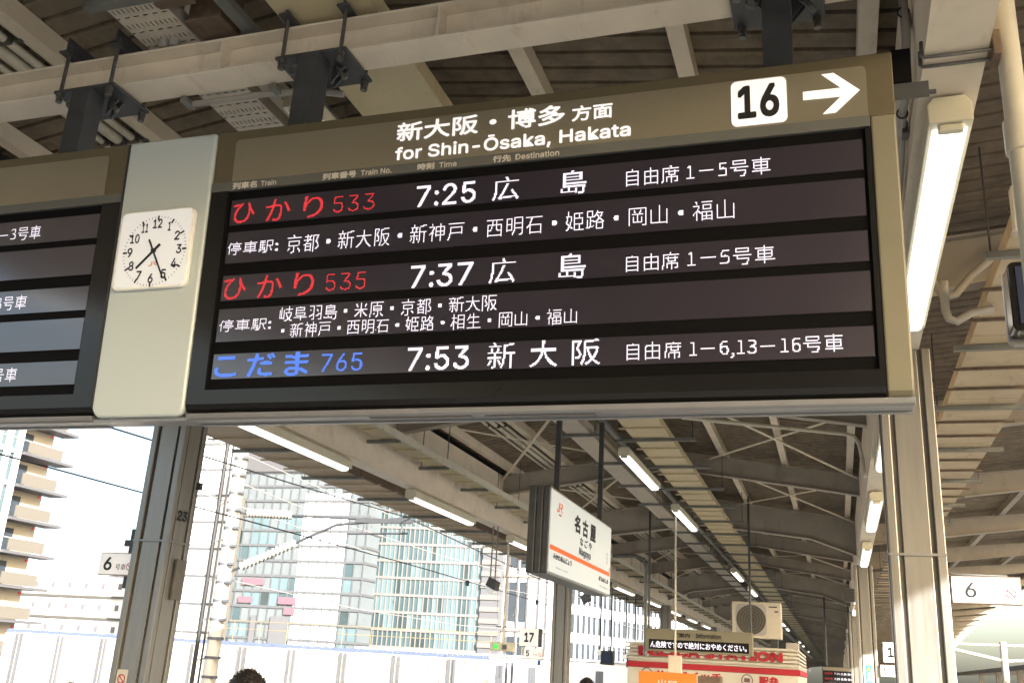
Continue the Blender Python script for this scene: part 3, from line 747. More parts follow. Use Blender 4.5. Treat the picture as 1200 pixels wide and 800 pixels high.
for y in (3.225, 3.285):
    MB().tube([(.378, y, 3.80), (.376, y, 3.742), (.385, y, 3.735), (.50, y, 3.734), (.62, y, 3.735)], .007, 8).build("strap", bolt_m, dp)
MB().box(.604, .63, 3.20, 3.31, 3.70, 3.80).build("strap_bracket", rustm, dp, bevel=.004)
cbl = thing("cable_bundle", "grey cables tied along the right beam's inner face beside the board", "cable")
cpts = [(.375, 3.40, 4.50), (.372, 3.55, 4.31), (.370, 3.57, 4.199), (.372, 3.58, 4.089), (.366, 3.60, 3.96), (.372, 3.70, 3.91), (.368, 3.92, 3.94), (.374, 4.12, 3.93), (.372, 4.29, 3.86), (.374, 4.6, 3.82), (.374, 6.4, 3.82)]
MB().tube(cpts, .013, 8).build("cable", cablem, cbl)
MB().tube([(x - .012, y + .03, z + .012) for x, y, z in cpts], .008, 8).build("cable", cablem, cbl)
for k in (2, 5, 6):
    p = cpts[k]; MB().tube([(p[0] + .022 * math.cos(a) - .005, p[1] + .015, p[2] + .024 * math.sin(a)) for a in (2 * math.pi * j / 12 for j in range(13))], .004, 6, False).build("cable_tie", rubber, cbl)
MB().box(.366, .392, 3.58, 3.66, 4.14, 4.19).box(.366, .392, 4.03, 4.10, 3.90, 3.96).build("cable_clamp", bolt_m, cbl, bevel=.003)
for i, (pts, lab) in enumerate((([(1.20, 6.5, 4.42), (1.03, 6.4, 4.25), (.92, 6.3, 4.13), (.81, 6.3, 4.0), (.74, 6.3, 3.98), (.70, 6.3, 4.05), (.66, 6.3, 4.14)], "bent cream conduit above, between the right beam and the beige duct"),
                               ([(.735, 6.2, 4.05), (.73, 6.2, 3.94), (.73, 6.2, 3.86), (.745, 6.2, 3.80), (.79, 6.2, 3.78), (.87, 6.2, 3.83), (1.0, 6.25, 3.87)], "looped cream conduit below, between the right beam and the beige duct"))):
    pipe_run("bent_conduit", lab, "conduit", pts, .026, condm, group="bent conduits beside the right beam")

# ------------------------------------------------------------------ hanging monitor at the right edge
mo = thing("hanging_monitor", "black rounded monitor with a blue screen hanging at the right edge", "monitor", (.93, 4.5, 3.12))
MB().prism(rrect(.798, 1.25, 3.125, 3.455, .03), 'y', 4.5, 4.62).build("casing", blackg, mo, bevel=.006)
MB().prism(rrect(.796, 1.252, 3.10, 3.46, .03), 'y', 4.625, 4.66).build("bezel", silver, mo, bevel=.005)
MB().box(.83, 1.22, 4.494, 4.499, 3.16, 3.43).build("screen", screenm, mo)
MB().box(.88, .96, 4.55, 4.60, 3.465, 3.62).box(.86, 1.2, 4.54, 4.61, 3.62, 3.86).build("hanger", whitem, mo, bevel=.006)

# ------------------------------------------------------------------ station name sign
ns = thing("station_name_sign", "hanging white station name sign with an orange stripe, on two dark poles", "station sign", (-2.5, 8.41, 2.41), (0, 0, R(90)))
# local x runs along the platform, local -y faces the viewer's right
L, H = 2.52, .735
MB().box(-.0, L, -.085, .105, -.02, -.001).box(0, L, -.085, .105, H + .001, H + .02).box(L + .001, L + .02, -.085, .105, -.02, H + .02).build("frame", stain, ns, True, bevel=.004)
for y0, y1 in ((-.09, -.03), (-.025, .035), (.04, .11)):
    MB().box(-.03, -.001, y0, y1, -.02, H + .02).build("end_cover", darkst, ns, True, bevel=.012, seg=3)
MB().box(0.0, L, -.05, .10, 0, H).build("light_box", steel2, ns, True)
fc = MB().box(.004, L - .004, -.098, -.055, .004, H - .004).build("face_panel", signw, ns, True)
YF = -.1005
jr_mark(MB(), .19, .385, .555, .645, YF).build("railway_mark", orangep, fc, True)
text("JAPAN", .25, .34, .528, .542, YF, orangep, fc, "lettering", .01, SANS)
for s, a, b, c, d, w in (("名", .84, 1.07, .465, .640, .014), ("古", 1.17, 1.40, .465, .640, .014), ("屋", 1.50, 1.75, .465, .640, .014), ("な", 1.08, 1.20, .365, .445, .008), ("ご", 1.27, 1.39, .365, .445, .008), ("や", 1.46, 1.58, .365, .445, .008), ("Nagoya", 1.06, 1.54, .25, .345, .01)):
    text(s, a, b, c, d, YF, blackp, fc, "name_lettering", w)
MB().box(.004, L - .05, YF - .001, YF + .001, .195, .237).box(L - .085, L - .05, YF - .001, YF + .001, .2375, .285).build("orange_stripe", orangep, fc, True)
for s, a, b, c, d, w in (("みかわあんじょう", .12, .78, .122, .175, .012), ("Mikawa-Anjō", .23, .64, .045, .062, 0), ("ぎふはしま", 1.95, 2.40, .105, .155, .012), ("Gifu-Hashima", 2.0, 2.36, .045, .064, 0), ("愛", 2.30, 2.35, .40, .438, 0), ("知", 2.30, 2.35, .355, .393, 0), ("県", 2.30, 2.35, .31, .348, 0)):
    text(s, a, b, c, d, YF, blackp, fc, "neighbour_lettering", w)
for x in (.52, 2.36):
    MB().box(x - .022, x + .022, -.02, .03, H + .021, 2.45).build("hanging_pole", darkst, ns, True)

# ------------------------------------------------------------------ coach position signs and platform numbers
def plate_sign(name, label, cat, x0, x1, y, z0, z1, items, depth=.03, face=None, group=None, frame=None, red=None):
    t = thing(name, label, cat, ((x0 + x1) / 2, y, z0), group=group)
    MB().box(x0, x1, y, y + depth, z0, z1).build("sign_box", frame or steel2, t, bevel=.004)
    f = MB().box(x0 + .008, x1 - .008, y - .004, y - .0005, z0 + .008, z1 - .008).build("face", face or signw2, t)
    for s, a, b, c, d, mm, bold in items:
        put_text(MB(), s, a, b, c, d, y - .0065, bold, SANS if s.isdigit() else None).build("lettering", mm, f)
    if red:
        rx, rz, rr = red
        MB().disc((rx, rz), rr, 28, y - .0065, rr * .8).bar((rx - rr * .6, y - .007, rz + rr * .6), (rx + rr * .6, y - .007, rz - rr * .6), rr * .2, .001, up=(0, 1, 0)).build("no_smoking_mark", redp, f)
    return t
s = plate_sign("coach_sign", "white carriage 6 sign on the left side of the pillar numbered 23", "sign", -5.80, -5.462, 6.76, 2.118, 2.300, [("6", -5.75, -5.67, 2.155, 2.262, blackp, .02), ("号車", -5.63, -5.53, 2.160, 2.210, blackp, .0)], red=(-5.495, 2.19, .03), group="coach position signs")
MB().box(-5.56, -5.50, 6.79, 6.84, 2.301, 2.50).box(-5.56, -5.50, 6.79, 6.84, 2.02, 2.117).box(-5.62, -5.455, 6.80, 6.83, 2.36, 2.41).build("bracket", darkst, s)
s = plate_sign("coach_sign", "bright white carriage 6 sign on the right side of the thick pillar", "sign", .672, 1.065, 6.66, 2.118, 2.285, [("6", .752, .815, 2.155, 2.245, blackp, .01), ("号車", .862, .952, 2.155, 2.20, greyp, .0)], red=(1.005, 2.185, .030), group="coach position signs", frame=rustm)
MB().tube([(.66, 6.70, 2.31), (.70, 6.70, 2.295), (1.0, 6.70, 2.292)], .006, 6).tube([(.66, 6.70, 2.20), (.672, 6.70, 2.20)], .012, 6).build("bracket", galv, s)
plate_sign("platform_number_sign", "square white platform 17 sign box on the second left pillar", "sign", -6.11, -5.70, 19.45, 1.985, 2.345, [("17", -6.0, -5.80, 2.07, 2.255, blackp, .03)], depth=.26, frame=darkst, group="platform number boxes")
plate_sign("coach_sign", "small white carriage 5 sign hung below the platform 17 box", "sign", -6.0, -5.60, 19.45, 1.755, 1.962, [("5", -5.95, -5.88, 1.80, 1.915, blackp, .02), ("号車", -5.81, -5.71, 1.81, 1.865, greyp, 0)], red=(-5.655, 1.84, .035), group="coach position signs")
plate_sign("blue_notice", "small blue notice on the pillar beside the platform 17 box", "notice", -5.80, -5.72, 19.75, 1.64, 1.74, [], depth=.012, face=bluep)
plate_sign("platform_number_sign", "white platform 16 sign box half hidden behind the thick right pillar", "sign", .75, 1.14, 19.45, 2.04, 2.40, [("16", .83, 1.06, 2.13, 2.31, blackp, .03)], depth=.26, frame=darkst, group="platform number boxes")
plate_sign("coach_sign", "small white carriage 5 sign half hidden behind the thick right pillar", "sign", .69, 1.10, 19.45, 1.80, 2.0, [("5", .75, .81, 1.845, 1.955, blackp, .02), ("号車", .88, 1.0, 1.85, 1.90, greyp, 0)], group="coach position signs")

# speaker by the second right pillar
sp = thing("loudspeaker", "dark louvred loudspeaker box on the pillar with the green poster", "loudspeaker", (.24, 19.5, 3.08))
MB().box(.13, .325, 19.5, 19.68, 3.08, 3.32).build("box", darkst, sp, bevel=.008)
m = MB()
for k in range(6): m.box(.14, .315, 19.488, 19.499, 3.10 + .035 * k, 3.12 + .035 * k)
m.build("louvre", rubber, sp)

# ------------------------------------------------------------------ floodlight, signal lamp and small hanging displays at the left
fl = thing("floodlight", "square floodlight on two rods hanging at the left platform edge", "floodlight", (-5.25, 15, 2.7))
MB().prism([(-5.33, 2.80), (-5.17, 2.72), (-5.14, 2.86), (-5.27, 2.93)], 'y', 15.0, 15.22).build("housing", darkst, fl, bevel=.01)
MB().prism([(-5.325, 2.795), (-5.175, 2.72), (-5.20, 2.66), (-5.31, 2.70)], 'y', 15.01, 15.2).build("lens", signw, fl, bevel=.01)
MB().tube([(-5.28, 15.1, 2.92), (-5.28, 15.1, 4.25)], .012, 8).tube([(-5.20, 15.1, 2.90), (-5.20, 15.1, 4.25)], .012, 8).build("rod", galv, fl)
sg = thing("signal_lamp", "grey signal lamp box with one green square lit, hanging from a pole", "signal lamp", (-5.66, 17, 1.84))
MB().box(-5.87, -5.45, 17, 17.14, 1.835, 1.985).build("housing", lamph, sg, bevel=.01)
MB().box(-5.80, -5.72, 16.985, 16.999, 1.87, 1.95).build("green_lamp", greenled, sg)
MB().box(-5.64, -5.56, 16.985, 16.999, 1.87, 1.95).build("dark_lamp", stain_d, sg)
MB().tube([(-5.66, 17.07, 1.985), (-5.66, 17.07, 4.20)], .022, 10).tube([(-5.85, 17.07, 3.2), (-5.77, 17.07, 2.25)], .004, 5).tube([(-5.2, 17.07, 3.2), (-5.58, 17.07, 2.25)], .004, 5).build("pole", pipem, sg)
MB().box(-5.80, -5.52, 17.05, 17.09, 2.24, 2.26).build("stay_bar", galv, sg)
for i, (x, y, lab) in enumerate(((-5.55, 25, "small dark hanging display left of the snack kiosk, nearer one"), (-5.9, 30, "small dark hanging display left of the snack kiosk, farther one"))):
    d = thing("hanging_display", lab, "display", (x, y, 1.75), group="small displays by the kiosk")
    MB().box(x - .15, x + .18, y, y + .18, 1.76, 2.10).build("casing", darkst, d, bevel=.01)
    MB().box(x - .12, x + .15, y - .012, y - .001, 1.82, 2.06).build("screen", screenm, d)
    MB().tube([(x - .18, y + .1, 2.0), (x - .18, y + .1, 4.2)], .025, 8).tube([(x + .1, y + .1, 2.1), (x + .1, y + .1, 4.2)], .025, 8).build("rod", darkst, d)
    MB().tube([(x - .18, y - .0, 2.05), (x - .18, y + .08, 2.05)], .07, 12).build("dial", signw2, d)
cw = thing("hanging_box", "small tilted grey box hanging beside the rods right of the name sign", "box", (-5.5, 22, 3.1))
MB().prism([(-5.45, 3.02), (-5.28, 3.12), (-5.36, 3.28), (-5.53, 3.18)], 'y', 22, 22.2).build("box", bgrey, cw, bevel=.01)
MB().tube([(-5.42, 22.1, 3.2), (-5.42, 22.1, 4.3)], .012, 8).build("rod", galv, cw)

# ------------------------------------------------------------------ kiosk, its roof unit, the information display
KY = 22.0
kk = thing("snack_kiosk", "cream snack kiosk with red letters on a slatted parapet and a red band", "kiosk", (-2.6, KY, 0))
MB().box(-4.40, -.80, KY + .02, KY + 5.0, 0, 1.74).box(-4.40, -.80, KY + .02, KY + 5.0, 1.861, 1.90).build("body", whitem, kk, bevel=.01)
MB().box(-4.42, -.78, KY, KY + 5.02, 1.745, 1.858).build("red_band", redp, kk)
m = MB()
for k in range(5):
    z = 1.905 + .078 * k
    m.box(-4.42, -.80, KY - .02, KY + .02, z, z + .045).box(-.84, -.80, KY + .021, KY + 5.0, z, z + .045)
m.build("slats", whitem, kk, bevel=.004)
MB().box(-4.38, -.85, KY + .07, KY + .09, 1.901, 2.27).build("parapet_backing", whitem, kk)
text("DELICA STATION", -4.16, -1.12, 1.985, 2.185, KY - .045, redp, kk, "roof_lettering", .04, SANS, local=False).modifiers.new("solid", 'SOLIDIFY').thickness = .02
text("サンドイッチ", -3.80, -2.38, 1.54, 1.70, KY + .016, redp, kk, "wall_lettering", .02, local=False)
text("駅弁", -1.62, -1.22, 1.52, 1.70, KY + .016, redp, kk, "wall_lettering", .02, local=False)
MB().disc((-3.98, 1.62), .12, 28, KY + .016, .10).disc((-1.86, 1.60), .12, 28, KY + .016, .10).box(-1.92, -1.80, KY + .012, KY + .017, 1.56, 1.64).box(-4.05, -3.92, KY + .012, KY + .017, 1.59, 1.65).build("wall_emblem", pinkp, kk)
MB().box(-1.2, -.9, KY + 3, KY + 3.4, 1.9, 2.5).build("roof_vent", conc, kk, bevel=.01)
ac = thing("air_conditioner", "white outdoor air-conditioner unit with round fan grille on the kiosk roof", "air conditioner", (-1.68, KY + .6, 2.42))
AY = KY + .6
MB().box(-2.21, -1.16, AY, AY + .40, 2.47, 3.24).build("casing", whitem, ac, bevel=.015)
MB().disc((-1.80, 2.86), .315, 40, AY - .004).build("fan_opening", stain_d, ac)
m = MB()
for r_ in (.06, .12, .18, .24, .30): m.disc((-1.80, 2.86), r_, 36, AY - .012, r_ - .012)
for k in range(12):
    a = R(30 * k); m.bar((-1.80, AY - .010, 2.86), (-1.80 + .31 * math.cos(a), AY - .010, 2.86 + .31 * math.sin(a)), .010, .004)
m.build("fan_grille", darkst, ac)
MB().prism(rrect(-2.13, -1.47, 2.53, 3.19, .10), 'y', AY - .003, AY - .001).build("fan_panel", conc, ac)
MB().box(-1.42, -1.24, AY - .003, AY - .001, 3.13, 3.155).box(-1.30, -1.22, AY - .003, AY - .001, 3.03, 3.06).build("badge", darkst, ac)
MB().box(-2.1, -1.95, AY, AY + .4, 2.28, 2.469).box(-1.4, -1.25, AY, AY + .4, 2.28, 2.469).build("foot", darkst, ac)
MB().box(-2.2, -1.1, AY - .02, AY + .44, 2.24, 2.279).box(-2.2, -2.15, AY + .1, AY + .3, 1.90, 2.24).box(-1.15, -1.1, AY + .1, AY + .3, 1.90, 2.24).build("stand", galv, ac)
inf = thing("information_display", "hanging bronze information display with a running line of white text", "display", (-2.48, 19, 2.0))
MB().box(-3.47, -1.49, 19, 19.16, 2.02, 2.43).build("housing", goldc, inf, bevel=.012)
sc_ = MB().box(-3.40, -1.56, 18.992, 18.999, 2.055, 2.235).build("screen", blackg, inf)
text("ん危険ですので絶対におやめください。", -3.37, -1.60, 2.085, 2.205, 18.989, ledw, sc_, "running_text", .006, local=False)
text("ご案内", -2.93, -2.63, 2.285, 2.365, 18.992, blackp, inf, "housing_lettering", .01, local=False)
text("Information", -2.52, -2.06, 2.285, 2.37, 18.992, blackp, inf, "housing_lettering", .01, local=False)
for x in (-3.42, -1.53): MB().tube([(x, 19.08, 2.43), (x, 19.08, 4.95)], .022, 10).build("hanging_pole", darkst, inf)
og = thing("orange_menu_sign", "orange sign panel with white characters standing in front of the kiosk", "sign", (-2.9, 16, 0))
MB().box(-3.02, -2.12, 16, 16.06, 0.9, 1.645).build("panel", orangem, og, bevel=.006)
text("出口", -2.72, -2.42, 1.38, 1.54, 15.995, whitem, og, "lettering", .01, local=False)
MB().box(-2.10, -1.75, 16.02, 16.3, .98, 1.62).build("back_box", rustm, og, bevel=.006)
MB().box(-2.60, -2.50, 16.07, 16.15, 0, 1.0).box(-2.9, -2.2, 15.9, 16.3, 0.0, .04).build("stand", galv, og)
hp_ = thing("hanging_pole_sign", "cream box on a thin pale pole hanging in front of the kiosk letters", "sign box", (-2.6, 17, 1.75))
MB().tube([(-2.60, 17, 1.92), (-2.60, 17, 4.30)], .018, 10).build("pole", pipem, hp_)
MB().box(-2.71, -2.49, 16.95, 17.05, 1.60, 1.92).build("box", steel, hp_, bevel=.01)
fb = thing("departure_board", "small distant departure board hanging far along the platform beside a pillar", "display board", (0, 35, 1.6), group="overhead departure boards")
MB().box(-.55, .60, 35, 35.25, 1.30, 2.18).build("casing", darkst, fb, bevel=.01)
MB().box(-.52, .57, 34.99, 34.999, 2.06, 2.16).build("header_panel", goldp, fb)
sr_ = MB().box(-.52, .57, 34.985, 34.998, 1.34, 2.04).build("screen", blackg, fb)
m = MB(); m2 = MB()
for k in range(4):
    put_text(m, "7:25 広島 自由席", -.18, .50, 1.93 - .16 * k, 2.0 - .16 * k, 34.98); put_text(m2, "ひかり", -.48, -.24, 1.93 - .16 * k, 2.0 - .16 * k, 34.98)
m.build("screen_lettering", ledw, sr_); m2.build("screen_lettering", ledr, sr_)
MB().tube([(-.4, 35.1, 2.18), (-.4, 35.1, 4.8)], .03, 8).tube([(.35, 35.1, 2.18), (.35, 35.1, 4.7)], .03, 8).build("hanging_pole", darkst, fb)
bx = thing("drop_pipe", "bent galvanised pipe dropping from the left girder near the kiosk", "pipe", (-4.9, 23, 4.1))
MB().tube([(-5.0, 21.5, 4.02), (-4.2, 21.5, 4.05), (-3.98, 21.5, 3.98), (-3.93, 21.5, 3.8), (-3.92, 21.5, 1.95)], .04, 10).build("pipe", galv, bx)
bx = thing("roof_conduit", "cream conduit along the first rafter turning down the right beam", "conduit", (-1.2, 10.9, 4.4))
MB().tube([(-1.6, 10.9, 4.42), (-.4, 10.9, 4.27), (.16, 10.9, 4.20), (.26, 10.9, 4.17), (.31, 10.9, 4.08), (.335, 10.9, 3.9), (.345, 10.9, 3.72)], .022, 10).build("pipe", pipem, bx)

# ------------------------------------------------------------------ people (only their heads reach into the picture)
def person(label, x, y, height, coat, face_yaw, hair_w=1.0):
    t = thing("person", label, "person", (x, y, 0), (0, 0, face_yaw), group=None)
    k = height / 1.72
    J = {'pel': (0, 0, .95), 'wst': (0, 0, 1.12), 'ches': (0, -.01, 1.32), 'nb': (0, 0, 1.45), 'nk': (0, -.01, 1.50), 'hd': (0, -.03, 1.60), 'ht': (0, -.02, 1.67),
         'shl': (-.17, 0, 1.40), 'shr': (.17, 0, 1.40), 'ell': (-.23, .02, 1.12), 'elr': (.23, .02, 1.12), 'wrl': (-.24, -.05, .88), 'wrr': (.24, -.05, .88), 'hal': (-.24, -.07, .80), 'har': (.24, -.07, .80),
         'hil': (-.09, 0, .90), 'hir': (.09, 0, .90), 'knl': (-.10, -.01, .50), 'knr': (.10, -.01, .50), 'anl': (-.10, .02, .08), 'anr': (.10, .02, .08), 'tol': (-.11, -.13, .03), 'tor': (.11, -.13, .03)}
    RAD = {'pel': .14, 'wst': .13, 'ches': .15, 'nb': .07, 'nk': .055, 'hd': .085, 'ht': .06, 'sh': .07, 'el': .042, 'wr': .028, 'ha': .035, 'hi': .09, 'kn': .058, 'an': .038, 'to': .035}
    E = [('pel', 'wst'), ('wst', 'ches'), ('ches', 'nb'), ('nb', 'nk'), ('nk', 'hd'), ('hd', 'ht'), ('ches', 'shl'), ('ches', 'shr'), ('shl', 'ell'), ('shr', 'elr'), ('ell', 'wrl'), ('elr', 'wrr'), ('wrl', 'hal'), ('wrr', 'har'),
         ('pel', 'hil'), ('pel', 'hir'), ('hil', 'knl'), ('hir', 'knr'), ('knl', 'anl'), ('knr', 'anr'), ('anl', 'tol'), ('anr', 'tor')]
    def skinned(names, name, m, scale=1.0, root=None):
        es = [e for e in E if e[0] in names and e[1] in names]
        ks = list(names); me = D.meshes.new(name)
        me.from_pydata([tuple(Vector(J[n]) * k) for n in ks], [(ks.index(a), ks.index(b)) for a, b in es], [])
        o = D.objects.new(name, me); COL.objects.link(o)
        o.modifiers.new("skin", 'SKIN'); sv = me.skin_vertices[0].data
        for i, n in enumerate(ks):
            r = RAD.get(n, RAD.get(n[:2], .05)) * k * scale; sv[i].radius = (r, r * (.8 if n in ('pel', 'wst', 'ches') else 1))
            sv[i].use_root = (n == (root or ks[0]))
        ss = o.modifiers.new("sub", 'SUBSURF'); ss.levels = ss.render_levels = 2
        dg = bpy.context.evaluated_depsgraph_get(); nm = D.meshes.new_from_object(o.evaluated_get(dg))
        D.objects.remove(o)
        for p in nm.polygons: p.use_smooth = True
        nm.materials.clear(); nm.materials.append(m)
        q = D.objects.new(name, nm); COL.objects.link(q); q.parent = t
        return q
    skinned(list(J), "body", skin, 1.0, 'pel')
    skinned(['ches', 'wst', 'pel', 'nb', 'shl', 'shr', 'ell', 'elr', 'wrl', 'wrr'], "coat", coat, 1.22, 'ches')
    skinned(['pel', 'hil', 'hir', 'knl', 'knr', 'anl', 'anr'], "trousers", trous, 1.15, 'pel')
    # head shape with face, ears; hair cap
    bm = bmesh.new(); bmesh.ops.create_uvsphere(bm, u_segments=28, v_segments=18, radius=1)
    for v in bm.verts:
        c = v.co
        jaw = 1 - .28 * max(0, -c.z) * (1 if c.y < .2 else .4)
        c.x *= .076 * jaw; c.y *= .096; c.z *= .118
        if c.y < -.08 and abs(c.x) < .014 and -.03 < c.z < .02: c.y -= .016
    hm = D.meshes.new("head"); bm.to_mesh(hm); bm.free()
    for p in hm.polygons: p.use_smooth = True
    hm.materials.append(skin)
    ho = D.objects.new("head", hm); COL.objects.link(ho); ho.parent = t; ho.location = (0, -.025 * k, 1.595 * k); ho.scale = (k, k, k)
    bm = bmesh.new(); bmesh.ops.create_icosphere(bm, subdivisions=5, radius=1)
    rnd = random.Random(int(x * 100))
    for v in bm.verts:
        c = v.co.copy()
        n = .022 * math.sin(9 * c.x + 5 * c.y + rnd.random() * .9) + .018 * math.sin(14 * c.y - 11 * c.x) + .012 * (rnd.random() - .5)
        s_ = 1 + n
        v.co = Vector((c.x * .088 * s_ * hair_w, c.y * .106 * s_ + .006, c.z * .122 * s_ + .008))
    dele = [v for v in bm.verts if v.co.z < -.055 or (v.co.y < -.062 and v.co.z < .05)]
    bmesh.ops.delete(bm, geom=dele, context='VERTS')
    hh = D.meshes.new("hair"); bm.to_mesh(hh); bm.free()
    for p in hh.polygons: p.use_smooth = True
    hh.materials.append(hairm)
    h = D.objects.new("hair", hh); COL.objects.link(h); h.parent = t; h.location = (0, -.025 * k, 1.595 * k); h.scale = (k, k, k)
    # strands standing off the crown
    st = MB()
    for q in range(700):
        a = rnd.uniform(0, 2 * math.pi); e = rnd.uniform(.15, 1.5)
        p = Vector((math.cos(a) * math.cos(e) * .088, math.sin(a) * math.cos(e) * .106 + .006, math.sin(e) * .122 + .008))
        if p.y < -.075: continue
        d = Vector((p.x + rnd.uniform(-.05, .05), p.y + rnd.uniform(-.05, .05), p.z * .7)).normalized() * rnd.uniform(.008, .02)
        st.tube([(p) * .97, p + d * .6, p + d + Vector((0, 0, -.004))], [.0016, .0012, .0003], 3)
    so = st.build("hair_strands", hairm, h, True); so.scale = (1, 1, 1)
    for s_ in (-1, 1):
        em = D.meshes.new("ear"); bm = bmesh.new(); bmesh.ops.create_uvsphere(bm, u_segments=12, v_segments=8, radius=1)
        for v in bm.verts: v.co = Vector((v.co.x * .012, v.co.y * .02, v.co.z * .032))
        bm.to_mesh(em); bm.free(); em.materials.append(skin)
        for p in em.polygons: p.use_smooth = True
        e_ = D.objects.new("ear", em); COL.objects.link(e_); e_.parent = ho; e_.location = (s_ * .078, .005, -.012)
        eb = MB().tube([(s_ * .03, -.091, .01), (s_ * .03, -.096, .01)], .011, 12).build("eye", blackp, ho, True)
    MB().box(-.022, .022, -.093, -.089, -.062, -.055).build("mouth", redp, ho, True)
    return t
person("person with short black hair standing below the board, seen from behind", -2.10, 3.34, 1.523, coat1, R(200))
person("person whose dark hair just shows at the bottom left corner", -2.83, 3.25, 1.432, coat2, R(160))
person("person with dark hair standing beneath the name sign, far along the platform", -2.17, 9.0, 1.53, coat2, R(185))

# ------------------------------------------------------------------ track side: catenary mast, wires, barrier
cm = thing("catenary_mast", "white banded catenary mast with insulated bracket arm across the track", "mast", (-13.7, 20.2, -1.25))
MB().tube([(-13.7, 20.2, -1.25), (-13.7, 20.2, 9.5)], [.17, .14], 20).build("mast", whitem, cm)
m = MB()
for k in range(16): m.tube([(-13.7, 20.2, .1 + .42 * k), (-13.7, 20.2, .16 + .42 * k)], .178, 20); m.box(-13.52, -13.40, 20.0, 20.1, .10 + .42 * k, .16 + .42 * k)
m.build("band", bgrey, cm)
MB().tube([(-13.5, 20.2, 3.35), (-10.9, 20.2, 4.45), (-9.15, 20.2, 4.62)], .035, 8).tube([(-13.5, 20.2, 4.7), (-9.0, 20.2, 4.55)], .03, 8).box(-10.4, -9.0, 20.15, 20.25, 4.50, 4.60).tube([(-10.6, 20.2, 4.25), (-9.1, 20.2, 4.28)], .022, 8).tube([(-9.2, 20.2, 4.28), (-9.3, 20.2, 4.58)], .02, 8).tube([(-10.2, 20.2, 4.25), (-10.2, 20.2, 4.55)], .02, 8).build("bracket_arm", armm, cm)
for a, b in (((-13.3, 20.2, 3.44), (-11.9, 20.2, 4.02)), ((-13.3, 20.2, 4.70), (-12.1, 20.2, 4.66))):
    m = MB(); a = Vector(a); b = Vector(b)
    pts = []; rr = []
    for q in range(29): pts.append(a + (b - a) * q / 28); rr.append(.11 if q % 2 else .055)
    m.tube(pts, rr, 12).build("insulator", whitem, cm)
MB().tube([(-14.15, 20.2, -1.2), (-14.15, 20.2, 9.2)], .05, 8).tube([(-13.98, 20.2, -1.2), (-13.98, 20.2, 9.2)], .025, 8).build("feeder_cable", rubber, cm)
m = MB()
for k in range(9): m.bar((-14.15, 20.2, .4 + .9 * k), (-13.7, 20.2, .5 + .9 * k), .03, .03)
m.build("cable_bracket", galv, cm)
for i, (z0, lab) in enumerate(((4.62, "thicker upper overhead wire above the left track"), (3.62, "lower overhead contact wire above the left track"))):
    t = thing("overhead_wire", lab, "wire", (-9.2, -10, z0), group="overhead wires above the left track")
    pts = []
    for k in range(41):
        y = -20 + 5 * k; u = ((y - 20.2) % 50) / 50
        sag = (1.0 if i == 0 else .12) * 4 * u * (1 - u) * -.5
        pts.append((-9.2 + .15 * math.sin(y * .06), y, z0 + sag))
    MB().tube(pts, .011 if i else .013, 6).build("wire", rubber, t)
    m = MB()
    for y in (24.5, 31): m.box(-9.23, -9.17, y - .06, y + .06, z0 - .10, z0 + .04)
    m.build("clamp", darkst, t)
for i, (x, z) in enumerate(((-16, 6.2), (-17, 7.4), (-14.4, 5.1), (-15.2, 3.4))):
    t = thing("feeder_wire", ["thin pale feeder wire beyond the mast, second from the top", "thin pale feeder wire beyond the mast, topmost", "thin pale feeder wire beyond the mast, third from the top", "thin pale feeder wire beyond the mast, lowest one"][i], "wire", (x, 0, z), group="feeder wires beyond the mast")
    MB().tube([(x, -20 + 10 * k, z - .3 * (k % 4 in (1, 2))) for k in range(20)], .012, 5).build("wire", condm, t)
nbz = thing("noise_barrier", "white panelled noise barrier with a blue scalloped top across the tracks", "barrier", (-29, 45, -8))
m = MB()
for k in range(15): m.box(-44 + 1.9 * k, -44 + 1.9 * k + 1.86, 45, 45.12, -8, 1.78)
m.build("panel", whitem, nbz)
m = MB()
for k in range(46): m.box(-44 + .62 * k, -44 + .62 * k + .035, 44.93, 44.985, -8, 1.76)
m.build("panel_ribs", hazyg, nbz)
m = MB(); sc_pts = [(-44, 1.80)]
n = 110
for k in range(n):
    x = -44 + 28.4 * k / n; sc_pts += [(x, 1.96), (x + 28.4 / n * .5, 1.87)]
sc_pts += [(-15.6, 1.96), (-15.6, 1.80)]
pr = [(a, b) for a, b in sc_pts]
for k in range(n):
    x = -44 + 28.4 * k / n; w = 28.4 / n
    m.add([(x, 44.96, 1.80), (x + w, 44.96, 1.80), (x + w, 44.96, 1.87), (x + w / 2, 44.96, 1.98), (x, 44.96, 1.87), (x, 45.2, 1.80), (x + w, 45.2, 1.80), (x + w, 45.2, 1.87), (x + w / 2, 45.2, 1.98), (x, 45.2, 1.87)],
          [(0, 1, 2, 3, 4), (5, 9, 8, 7, 6), (2, 3, 8, 7), (3, 4, 9, 8), (0, 1, 6, 5)])
m.build("scalloped_cap", bluecap, nbz)
for k in range(11):
    x = -43.2 + 2.85 * k
    MB().box(x, x + .10, 44.85, 44.99, -8, 1.75).box(x + .28, x + .38, 44.85, 44.99, -8, 1.75).build("post", bgrey, nbz)
vp = thing("viaduct_parapet", "white concrete viaduct parapet with slotted columns beyond the tracks", "parapet", (-20, 60, -8))
MB().box(-30, -8, 60, 61, -8, 2.10).box(-30, -8, 59.8, 61.1, 2.105, 2.22).build("wall", bw, vp, bevel=.05)
for k in range(10):
    x = -28.6 + 2.1 * k
    MB().box(x, x + .45, 59.9, 59.98, -4, 1.6).build("slot", bgrey, vp)
m = MB()
for z in (2.9, 3.4): m.tube([(-46, 58, z), (-17, 58, z)], .022, 6)
for k in range(15): m.tube([(-46 + 2 * k, 58, 1.9), (-46 + 2 * k, 58, 3.4)], .02, 6)
